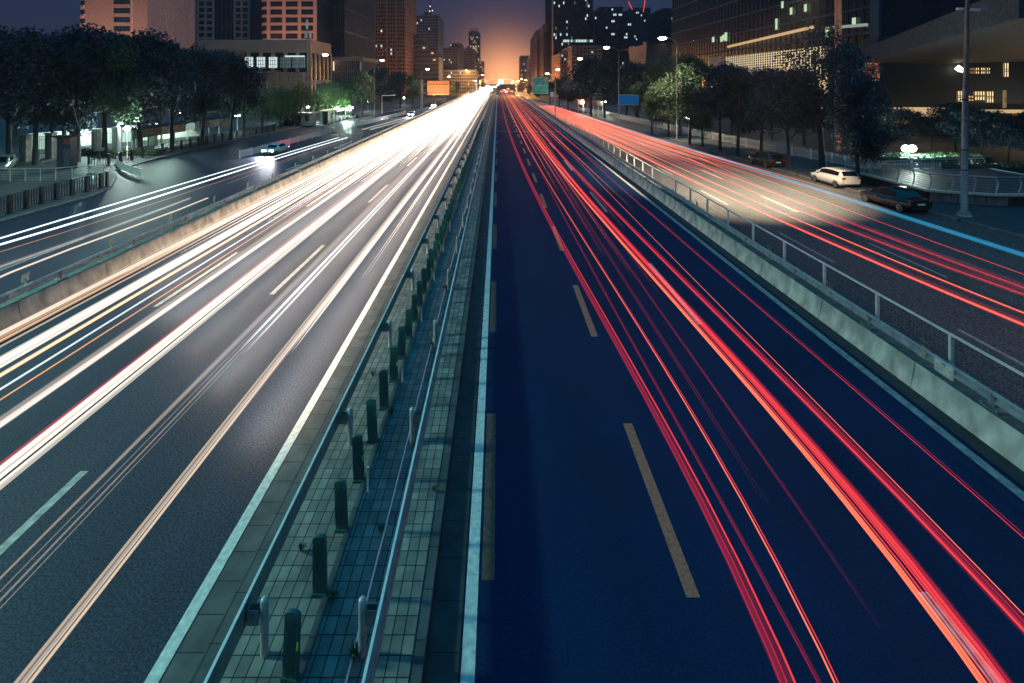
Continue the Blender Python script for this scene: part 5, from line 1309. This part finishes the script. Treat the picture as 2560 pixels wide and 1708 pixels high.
PA = {'white': pbr('white car paint', (.72, .68, .62), .25, var=.03), 'black': pbr('black car paint', (.010, .011, .014), .12, var=.05), 'dark': pbr('dark car paint', (.02, .02, .024), .15, var=.05), 'silver': pbr('silver car paint', (.35, .36, .37), .3, .6, var=.05), 'yellow': pbr('yellow taxi paint', (.7, .35, .03), .3, var=.05)}
for k in PA.values(): k.node_tree.nodes['Principled BSDF'].inputs['Coat Weight'].default_value = 0.5
X, Y = G(2083, 462, LR); car('white hatchback parked at the kerb seen from behind', X+.1, Y, LR, R(3), PA['white'], 'hatch', 'cars parked at the kerb', L=4.2)
X, Y = G(2226, 517, LR); car('black sedan parked at the kerb before the ramp railing', X+.2, Y, LR, R(3), PA['black'], 'sedan', 'cars parked at the kerb', L=4.7, Ht=1.45)
X, Y = G(1913, 415, LR); car('dark hatchback parked at the kerb ahead of the white hatchback', X+.1, Y, LR, R(4), PA['dark'], 'hatch', 'cars parked at the kerb')
X, Y = G(690, 384, LL); car('white sedan driving with blazing headlights beside the white fence', X, Y, LL, R(180-6), PA['white'], 'sedan', 'cars on the road beyond the grey barrier', True, L=4.6, Ht=1.44)
X, Y = G(726, 316, LL); car('dark minivan parked side on before the grey kiosk', X, Y, LL, R(78), PA['dark'], 'van', 'cars parked by the kiosk', L=4.7, Ht=1.65)
X, Y = G(6, 425, LL); car('silver car parked beside the black fence gate', X, Y, LL, R(-150), PA['silver'], 'van', 'cars parked by the kiosk', L=4.6, Ht=1.6)
X, Y = G(1030, 291, LL); car('oncoming car with blazing headlights under the brown board post', X, Y, LL, R(180), PA['white'], 'sedan', 'cars on the road beyond the grey barrier', True)
X, Y = G(1085, 267, LL); car('yellow taxi with lit lamps far down the road beyond the brown board', X, Y, LL, R(180), PA['yellow'], 'sedan', 'cars on the road beyond the grey barrier', True)

base_car = car('far oncoming car with lit headlights in the white glare beyond the rise', -7.0, 335, 0.3, R(180), PA['white'], 'sedan', 'far oncoming cars in the glare', True)
for o_ in [c for c in base_car.children if c.type == 'LIGHT']: bpy.data.objects.remove(o_)
for o_ in base_car.children:
    if o_.name.startswith('headlight'): o_.data.materials[0] = emi('far headlamp', (1.0, .9, .75), 900, False)
    if o_.name.startswith('tail_light'): o_.data.materials[0] = emi('far tail lamp', (1.0, .04, .02), 60, False)
for (x, y, lv) in ((-11, 352, .5), (-4.5, 372, .7), (-9, 392, .9), (-13, 420, 1.2), (-6, 450, 1.5), (-2.5, 480, 1.8), (-10, 520, 2.2), (0, 560, 2.6)):
    c_ = copy_tree(base_car); c_.location = (x, y, lv)
for (x, y, lv) in ((2.4, 340, .3), (5.6, 352, .3), (8.8, 346, .3), (4.2, 380, .6), (7.6, 400, .8)):
    c_ = copy_tree(base_car); c_.location = (x, y, lv); c_.rotation_euler = (0, 0, 0); c_['label'] = 'far outgoing car with red tail lights beyond the rise'; c_['group'] = 'far outgoing cars with tail lights'
# ------------------------------------------------------------------ fences and street furniture
def run_fence(label, pts, lv, h, step, mat, name='fence', arch=False, post_every=12, group=None, r=.016, bar_z=(.1,), post_mat=None, top=True, pm_h=0.06):
    X0, Y0 = pts[0]
    root = empty(name, (X0, Y0, lv), label, 'fence', group)
    P = [Vector((p[0]-X0, p[1]-Y0, 0)) for p in pts]
    seg = []; tot = 0
    for k in range(len(P)-1): l = (P[k+1]-P[k]).length; seg.append((tot, l, k)); tot += l
    def at(s):
        for (t0, l, k) in seg:
            if s <= t0+l+1e-6: return P[k].lerp(P[k+1], (s-t0)/l)
        return P[-1]
    pk = MB(); s = 0; i = 0; posts = []
    while s < tot-step*.5:
        a = at(s); b = at(min(tot, s+step))
        if i % post_every == 0: posts.append(a)
        if arch:
            c1 = a.lerp(b, .15); c2 = a.lerp(b, .62)
            pts_ = [(c1.x, c1.y, .06)] + [tuple(c1.lerp(c2, .5-.5*math.cos(math.pi*q/4)) + Vector((0, 0, h-.09+.09*math.sin(math.pi*q/4)))) for q in range(5)] + [(c2.x, c2.y, .06)]
            pk.tube(pts_, r, 5, cap=False)
        else:
            pk.bar((a.x, a.y, bar_z[0]), (a.x, a.y, h), r*2, r*2)
        s += step; i += 1
    posts.append(P[-1])
    pk.build('pickets', mat, root)
    rl = MB()
    zs = list(bar_z) + ([h] if top and not arch else []) + ([h*.8] if arch else [])
    for k in range(len(P)-1):
        for z_ in zs: rl.bar(P[k]+Vector((0, 0, z_)), P[k+1]+Vector((0, 0, z_)), .045, .045)
    rl.build('rail', mat, root)
    pm2 = MB(); pm2.box(-pm_h, pm_h, -pm_h, pm_h, 0, h+.05); pm2.box(-pm_h*2, pm_h*2, -pm_h*2, pm_h*2, 0, .05); pme = pm2.mesh('post', post_mat or mat)
    for p in posts[:100]: inst('post', pme, root, tuple(p))
    return root
g_ = lambda px, py, lv: G(px, py, lv)
run_fence('white arched fence behind the kerbside pavement trees', [g_(1400, 269, LR), g_(1503, 288, LR), g_(1585, 307.7, LR), g_(1729.5, 340.4, LR), g_(1920, 380.7, LR), g_(2222, 438, LR), g_(2350, 440, LR)], LR+.13, 1.1, .26, M['white_metal'], 'picket_fence', True, 11, bar_z=(.12,), r=.02)
run_fence('white fence beside the white sedan with blazing headlights', [g_(599, 395.7, LL), g_(700, 368, LL), g_(832, 332, LL)], LL, .95, .30, M['white_metal'], 'picket_fence', True, 10, 'white fences on the road beyond the barrier', r=.028)
run_fence('white fence running on from the round road sign', [g_(891, 317, LL), g_(1014, 286, LL)], LL, .95, .30, M['white_metal'], 'picket_fence', True, 10, 'white fences on the road beyond the barrier', r=.028)
run_fence('short curved white fence at the corner by the black fence', [g_(293, 412, LL), g_(294, 419, LL), g_(300, 426, LL), g_(313, 432.4, LL), g_(332, 440, LL), g_(354, 446, LL)], LL+.13, .8, .2, M['white_metal'], 'picket_fence', True, 12, None, r=.025)
run_fence('black fence with thick square posts along the kerb near the edge', [(-34.6, 26), g_(21.8, 538.6, LL), g_(140, 503, LL), g_(267, 470.6, LL)], LL+.14, 1.35, .26, M['iron'], 'iron_fence', False, 6, 'black fences', r=.022, bar_z=(.12, .9, 1.05), pm_h=.10)
run_fence('long black fence under the roofed notice panels', [g_(222, 424, LL), g_(272, 417, LL), g_(381, 391.6, LL), g_(520, 362, LL), g_(686, 330, LL)], LL+.14, 1.3, .30, M['iron'], 'iron_fence', False, 7, 'black fences', r=.022, bar_z=(.12, .95), pm_h=.09)
# tall railing with stone piers before the lit yard wall
ya = g_(30, 418, LL); yb = g_(360, 372, LL)
run_fence('tall thin railing before the bright white yard wall', [(ya[0]-2, ya[1]+2), (yb[0], yb[1]+4)], LL, 3.0, .24, M['iron'], 'iron_fence', False, 400, 'black fences', r=.018, bar_z=(.2, 2.6))
pq = MB(); pq.box(-.42, .42, -.42, .42, 0, 3.2); pq.box(-.52, .52, -.52, .52, 3.2, 3.4); pil = pq.mesh('stone_pier', M['granite'])
for k in range(7):
    t = (k+.5)/7.0; p = Vector((ya[0]-2, ya[1]+2)).lerp(Vector((yb[0], yb[1]+4)), t)
    tag(inst('stone_pier', pil, None, (p.x, p.y+.2, LL)), 'pale square stone pier in the tall thin railing', 'pier', 'stone piers in the railing')
m = MB(); a = Vector((ya[0]-6, ya[1]+9)); b = Vector((yb[0]+2, yb[1]+11))
root = empty('yard_wall', (a.x, a.y, LL), 'white yard wall lit from a lamp behind the tall thin railing', 'wall')
d = b-a; m.bar((0, 0, 1.9), (d.x, d.y, 1.9), .3, 2.2, 0); m.bar((0, -.15, .4), (d.x, d.y-.15, .4), .5, .8, 1); m.build('wall', [M['white_metal'], M['granite']], root)
# globe lamps
def globe(px, py, lv, h, label, power, col=(.78, 1.0, .86), mat='lampgreen', twin=False, zoff=0.0, rad=.17):
    X, Y = G(px, py, lv); root = empty('globe_lamp', (X, Y, lv), label, 'lamp', 'globe and flood lamps')
    m = MB(); m.tube([(0, 0, 0), (0, 0, h-.1)], [.05, .035], 8)
    if twin: m.bar((-.36, 0, h-.12), (.36, 0, h-.12), .05, .05)
    m.build('pole', M['white_metal'], root)
    for dx in ((-.36, .36) if twin else (0,)):
        q = MB(); q.lathe((dx, 0, h), [(0, -rad), (rad*.7, -rad*.7), (rad, 0), (rad*.7, rad*.7), (0, rad)], 12); q.build('globe', E[mat], root)
    lamp_light('POINT', (0, -.45, h+.05), power, col, root, .2)
    return root
globe(2272.6, 412, LR, 1.7, 'twin floodlights on a short pole above the clipped hedge', 4500, twin=True, rad=.38)
globe(318, 398, LL, 3.9, 'glaring globe lamp behind the end of the roofed notice panels', 3600, rad=.36)
globe(455, 345, LL, 4.3, 'globe lamp glaring through the leaves above the notice panels', 900, rad=.4)
globe(593, 330, LL, 3.2, 'small twin globe lamp at the end of the notice panels', 400, twin=True, rad=.2)
globe(770, 308, LL, 3.8, 'globe lamp glaring behind the roof of the grey kiosk', 9000, rad=.4)
globe(863, 290, LL, 3.2, 'globe lamp behind the bus stop', 3000, rad=.3)
globe(920, 278, LL, 3.2, 'globe lamp beside the second street lamp', 700, rad=.35)
globe(1010, 262, LL, 2.8, 'far globe lamp among trees by the brown board', 400, rad=.35)
globe(1457, 284, LR, 3.0, 'globe lamp glaring behind the red kiosk signs', 900, (.9, 1, .85), rad=.28)
globe(1512, 292, LR, 3.6, 'globe lamp glaring on the pavement right of the kiosk signs', 1300, (.85, 1, .8), rad=.32)
globe(1722, 345, LR, 3.1, 'twin globe lamp under the trees by the arched fence', 160, (.8, 1, .95), twin=True, rad=.12)
# lamps in the yard behind the railing light its wall
yl = lambda t: (a.x+d.x*t, a.y+d.y*t-2.2, LL+4.4)
lamp_light('POINT', yl(.35), 4500, (.62, 1.0, .90), None, .3, name='yard_lamp_light')
lamp_light('POINT', yl(.8), 4500, (.68, 1.0, .86), None, .3, name='yard_lamp_light')
# notice panels with a roof
def gpt(px, py): x, y = G(px, py, LL); return Vector((x, y, 0))
rp_ = [(332, 383), (463, 358), (566, 340)]
for i, (pa, pb, lab) in enumerate(((rp_[0], rp_[1], 'roofed row of notice panels with blank and ochre sheets'), ((466, 356), (570, 337), 'second roofed row of notice panels with a glowing sheet'))):
    A, B = gpt(*pa), gpt(*pb); root = empty('notice_board', (A.x, A.y, LL), lab, 'notice board', 'roofed notice boards'); d = B-A; L_ = d.length
    root.rotation_euler = (0, 0, math.atan2(d.y, d.x))
    m = MB(); m.box(-.4, L_+.3, -.5, .5, 3.15, 3.3); m.poly([(-.4, -.5, 3.3), (L_+.3, -.5, 3.3), (L_+.3, 0, 3.6), (-.4, 0, 3.6)]); m.build('roof', M['iron'], root)
    n = 4; cols = ((.10, .16, .12), (.14, .10, .05), (.62, .58, .48), (.42, .30, .10))
    for k in range(n):
        x0_, x1_ = L_*k/n+.03, L_*(k+1)/n-.03
        q = MB(); q.box(x0_, x1_, -.12, .12, 1.9, 3.1)
        mt = pbr('notice sheet', cols[k], .5, var=.35, scale=1.5)
        if i == 1 and k == 0: mt = emi('lit sheet', (.55, .8, .72), .42, False)
        q.build('panel', mt, root)
        q = MB(); q.box(x0_+.1, x0_+.25, -.08, .08, 0, 1.9); q.build('post', M['steel_dull'], root)
# information pillar
X, Y = G(168, 425, LL); root = empty('information_pillar', (X, Y, LL+.13), 'square information pillar with a flat cap and a steel panel', 'pillar')
m = MB(); m.box(-.75, .75, -.5, .5, 0, 3.6); m.build('body', pbr('pillar paint', (.05, .055, .07), .4), root)
m = MB(); m.box(-1.15, 1.15, -.8, .8, 3.603, 3.72); m.build('cap', M['iron'], root)
m = MB(); m.box(0.0, .72, -.53, -.503, .35, 2.3); m.build('panel', pbr('steel panel', (.5, .46, .5), .22, .9), root)
m = MB(); m.box(0.0, .72, -.53, -.503, 2.85, 3.5); m.build('sign', pbr('red sign', (.35, .07, .08), .5), root)
# small tilted reading board, bins, meter
X, Y = G(248, 405, LL); root = empty('reading_board', (X, Y, LL+.13), 'small tilted dark reading board on a post by the low hedge', 'board')
m = MB(); m.bar((0, 0, 0), (0, 0, 1.3), .08, .08); m.build('post', M['iron'], root); m = MB(); m.quad((-.55, -.3, 1.25), (.55, -.3, 1.25), (.55, .3, 1.6), (-.55, .3, 1.6)); m.quad((-.55, -.3, 1.2), (.55, -.3, 1.2), (.55, .3, 1.55), (-.55, .3, 1.55)); m.build('panel', M['iron'], root)
X, Y = G(216, 468, LL); root = empty('litter_bin', (X, Y+.6, LL+.13), 'shiny double litter bin behind the thick black fence', 'bin')
m = MB(); m.lathe((-.28, 0, 0), [(.24, 0), (.26, .8), (.2, .9)], 14); m.lathe((.28, 0, 0), [(.24, 0), (.26, .8), (.2, .9)], 14); m.build('body', M['chrome'], root); m = MB(); m.bar((-.3, 0, 1.05), (.3, 0, 1.05), .5, .1); m.build('lid', M['iron'], root)
# curved post railing on the left (round the underpass)
def ramp_rail(label, pts, lv, h, group, nm='ramp_railing'):
    X0, Y0 = pts[0]; root = empty(nm, (X0, Y0, lv), label, 'railing', group)
    P = [Vector((p[0]-X0, p[1]-Y0, 0)) for p in pts]; m = MB(); pm_ = MB()
    for s, (lo, hi) in enumerate(((0, .2),)):
        pm_.tube([(0, 0, 0), (.06, -.06, h*.4), (.09, -.09, h*.7), (.0, -.02, h)], .05, 6)
    pme = pm_.mesh('post', M['steel'])
    for k in range(len(P)-1):
        d = P[k+1]-P[k]; n = max(1, int(round(d.length/1.5)))
        for j in range(n + (1 if k == len(P)-2 else 0)): inst('post', pme, root, tuple(P[k]+d*(j/n)))
        m.tube([P[k]+Vector((0, 0, h)), P[k+1]+Vector((0, 0, h))], .05, 8)
        for z_ in (.15, .28, .41, .54, .67, .80): m.tube([P[k]+Vector((0.04, -.04, z_*h)), P[k+1]+Vector((0.04, -.04, z_*h))], .015, 5)
    m.build('rail', M['steel'], root)
    return root
A = G(20, 478, LL); B = G(110, 470, LL)
ramp_rail('thin curved post railing round the underpass behind the thick black fence', [(A[0]-4, A[1]+3), (A[0]+1.5, A[1]+3.4), (B[0]+2, B[1]+4.8)], LL+.3, 1.2, 'curved post railings')
# ramp terrace on the right
zt = LR
TX = [(31.0, 48.0), (31.0, 38.6), (34.5, 37.2), (44.0, 37.2), (44.0, 48.0)]
root = empty('ramp_terrace', (31, 38, LR), 'granite clad ramp terrace behind the tall steel mast', 'terrace')
m = MB(); P = [Vector((p[0]-31, p[1]-38, 0)) for p in TX]; hT = .95
m.poly([tuple(p+Vector((0, 0, hT-.02))) for p in P], 1)
for k in range(len(P)): a_, b_2 = P[k-1], P[k]; m.quad(tuple(a_), tuple(b_2), tuple(b_2+Vector((0, 0, hT-.15))), tuple(a_+Vector((0, 0, hT-.15))))
m.build('wall', [M['granite'], M['asphalt_side']], root)
m = MB()
for k in range(1, len(P)-0): m.bar(P[k-1]+Vector((0, 0, hT-.06)), P[k]+Vector((0, 0, hT-.06)), .42, .14)
m.build('coping', M['plate'], root)
m = MB()
for k in range(7): m.box(4.3, 9.5, -.86, -.82, .12+.09*k, .16+.09*k)
m.build('grille', M['iron'], root)
ramp_rail('curved post steel railing on the granite ramp terrace', [TX[0], TX[1], TX[2], TX[3]], LR+hT, 1.15, 'curved post railings')
G2 = G(2194, 470, LR); ramp_rail('curved post steel railing on the pavement before the arched fence', [(31.6, 45.5), (34.0, 49.5), (40, 51), (47, 52)], LR+.13, 1.15, 'curved post railings')
# kiosk and bus stop on the left
X, Y = G(757, 316, LL); root = empty('kiosk', (X, Y, LL+.13), 'small grey kiosk with a flat roof beside the dark minivan', 'kiosk')
m = MB(); m.box(-1.9, 1.9, 0, 3, 0, 2.5); m.build('wall', M['plate'], root); m = MB(); m.box(-4.6, 2.6, -.8, 3.6, 2.6, 2.8); m.build('roof', M['steel_dull'], root)
for (a_, b_2) in ((-1.6, -.4), (.5, 1.5)):
    q = MB(); q.box(a_, b_2, -.06, -.01, 1.0, 2.2); q.build('window', M['window'], root)
m = MB(); m.box(-4.4, -2.2, .3, 2.8, 0, 2.4); m.build('booth', M['plate'], root); q = MB(); q.box(-3.5, -2.3, .2, .29, .9, 2.2); q.build('window', M['window'], root)
A = gpt(818, 312); B = gpt(880, 297); d = B-A
root = empty('bus_stop', (A.x, A.y, LL+.13), 'bus stop shelter with a long glowing light box along its roof edge', 'bus stop'); root.rotation_euler = (0, 0, math.atan2(d.y, d.x)); L_ = d.length
m = MB(); m.box(-.6, L_+.3, -.2, 1.8, 2.95, 3.1); m.build('roof', M['plate'], root)
m = MB(); m.box(.1, L_*.45, -.32, -.22, 2.5, 3.05); m.build('fascia', M['plate'], root)
m = MB(); m.box(L_*.3, L_, -.42, -.33, 2.45, 3.15); m.build('light_box', E['lightbox'], root)
pq = MB(); pq.box(-.06, .06, -.06, .06, 0, 2.95); pme = pq.mesh('post', M['white_metal'])
for k in range(8): inst('post', pme, root, (L_*k/7, .2, 0)); inst('post', pme, root, (L_*k/7, 1.4, 0))
lamp_light('POINT', (L_*.65, -.7, 3.0), 5000, (.7, 1.0, .8), root, .3)
lamp_light('POINT', (L_*.5, 1.2, 3.5), 3500, (.6, 1.0, .55), root, .3)  # added lamp without a fixture, brightens the willow above the roof
m = MB(); m.box(.5, L_-.5, .9, 1.25, .45, .55); m.build('bench', M['steel_dull'], root)
X, Y = G(822, 312, LL); root = empty('advert_pillar', (X-.5, Y-.6, LL+.13), 'dark advert pillar with a cap at the end of the bus stop', 'pillar')
m = MB(); m.box(-.5, .5, -.35, .35, 0, 2.9); m.build('body', M['iron'], root); m = MB(); m.box(-.75, .75, -.5, .5, 2.903, 3.05); m.build('cap', M['plate'], root)
# round road signs at the fence end
for (px, py, lab) in ((893, 317, 'round dark road sign on a post where the white fence starts again'), (883, 309, 'second round road sign on the bus stop pavement')):
    X, Y = G(px, py, LL); root = empty('round_sign', (X, Y, LL), lab, 'road sign', 'round road signs')
    m = MB(); m.tube([(0, 0, 0), (0, 0, 2.4)], .04, 8); m.build('post', M['white_metal'], root)
    m = MB(); m.tube([(0, -.06, 2.2), (0, -.03, 2.2)], .42, 20); m.build('disc', pbr('dark disc', (.04, .05, .07), .4), root)
X, Y = G(832, 333, LL); root = empty('sign_post', (X, Y, LL), 'slim bare post with a foot at the far end of the white fence', 'post')
m = MB(); m.tube([(0, 0, 0), (0, 0, 4.6)], .05, 8); m.build('pole', M['steel_dull'], root); m = MB(); m.box(-.9, .9, -.15, .15, 0, .12); m.build('foot', M['black'], root)
# cell mast
X = PX(768, 150); root = empty('cell_mast', (X, 150, LL), 'slim phone mast with white antenna panels before the podium hall', 'mast')
m = MB(); hh = PZ(72, 150)-LL; m.tube([(0, 0, 0), (0, 0, hh)], [.22, .12], 10); m.build('pole', M['steel_dull'], root)
for (dx, y0_, y1_) in ((0, 50, 72), (-.35, 82, 95), (.9, 84, 96)):
    q = MB(); q.box(dx-.28, dx+.28, -.3, 0, PZ(y1_, 150)-LL, PZ(y0_, 150)-LL); q.build('antenna_panel', M['white_metal'], root)
for (px, py, h) in ((668, 316, 9.5), (653, 318, 5)):
    X, Y = G(px, py, LL); root = empty('flag_pole', (X, Y, LL), 'slim tall white pole beside the black fence end' if h > 6 else 'shorter slim white pole beside the black fence end', 'pole', 'white poles'); m = MB(); m.tube([(0, 0, 0), (0, 0, h)], .06, 8); m.build('pole', M['white_metal'], root)
# newspaper kiosk signs right
for (px, py, w7, col, lab) in ((1452, 284, 1.7, (.6, .10, .06), 'red topped notice frame left of the lamp pole'), (1477, 288, 1.8, (.6, .10, .06), 'red topped notice frame right of the lamp pole'), (1490, 290, 1.5, (.25, .16, .13), 'brown topped notice frame beside the red ones'), (1501, 292, 1.3, (.12, .08, .07), 'dark topped notice frame at the end of the row')):
    X, Y = G(px, py, LR); root = empty('notice_stand', (X, Y, LR+.13), lab, 'notice frame', 'notice frames on the pavement')
    m = MB()
    for s in (-1, 1): m.box(s*w7*.4-.08, s*w7*.4+.08, -.08, .08, 0, 3.2)
    m.build('leg', M['white_metal'], root); m = MB(); m.box(-w7/2, w7/2, -.25, .25, 2.4, 3.6); m.build('header', pbr('frame header', col, .5), root)
X, Y = G(1630, 332, LR); 

# ------------------------------------------------------------------ night air
m = MB(); m.box(-720, 720, -120, 1520, -3.2, 230)
vm = bpy.data.materials.new('haze'); vm.use_nodes = True; t = vm.node_tree; t.nodes.clear()
o_ = t.nodes.new('ShaderNodeOutputMaterial'); v_ = t.nodes.new('ShaderNodeVolumePrincipled')
v_.inputs['Color'].default_value = (.85, .85, .9, 1); v_.inputs['Density'].default_value = 0.00016; v_.inputs['Anisotropy'].default_value = 0.35
t.links.new(v_.outputs[0], o_.inputs['Volume'])
tag(m.build('haze', vm), kind='stuff')
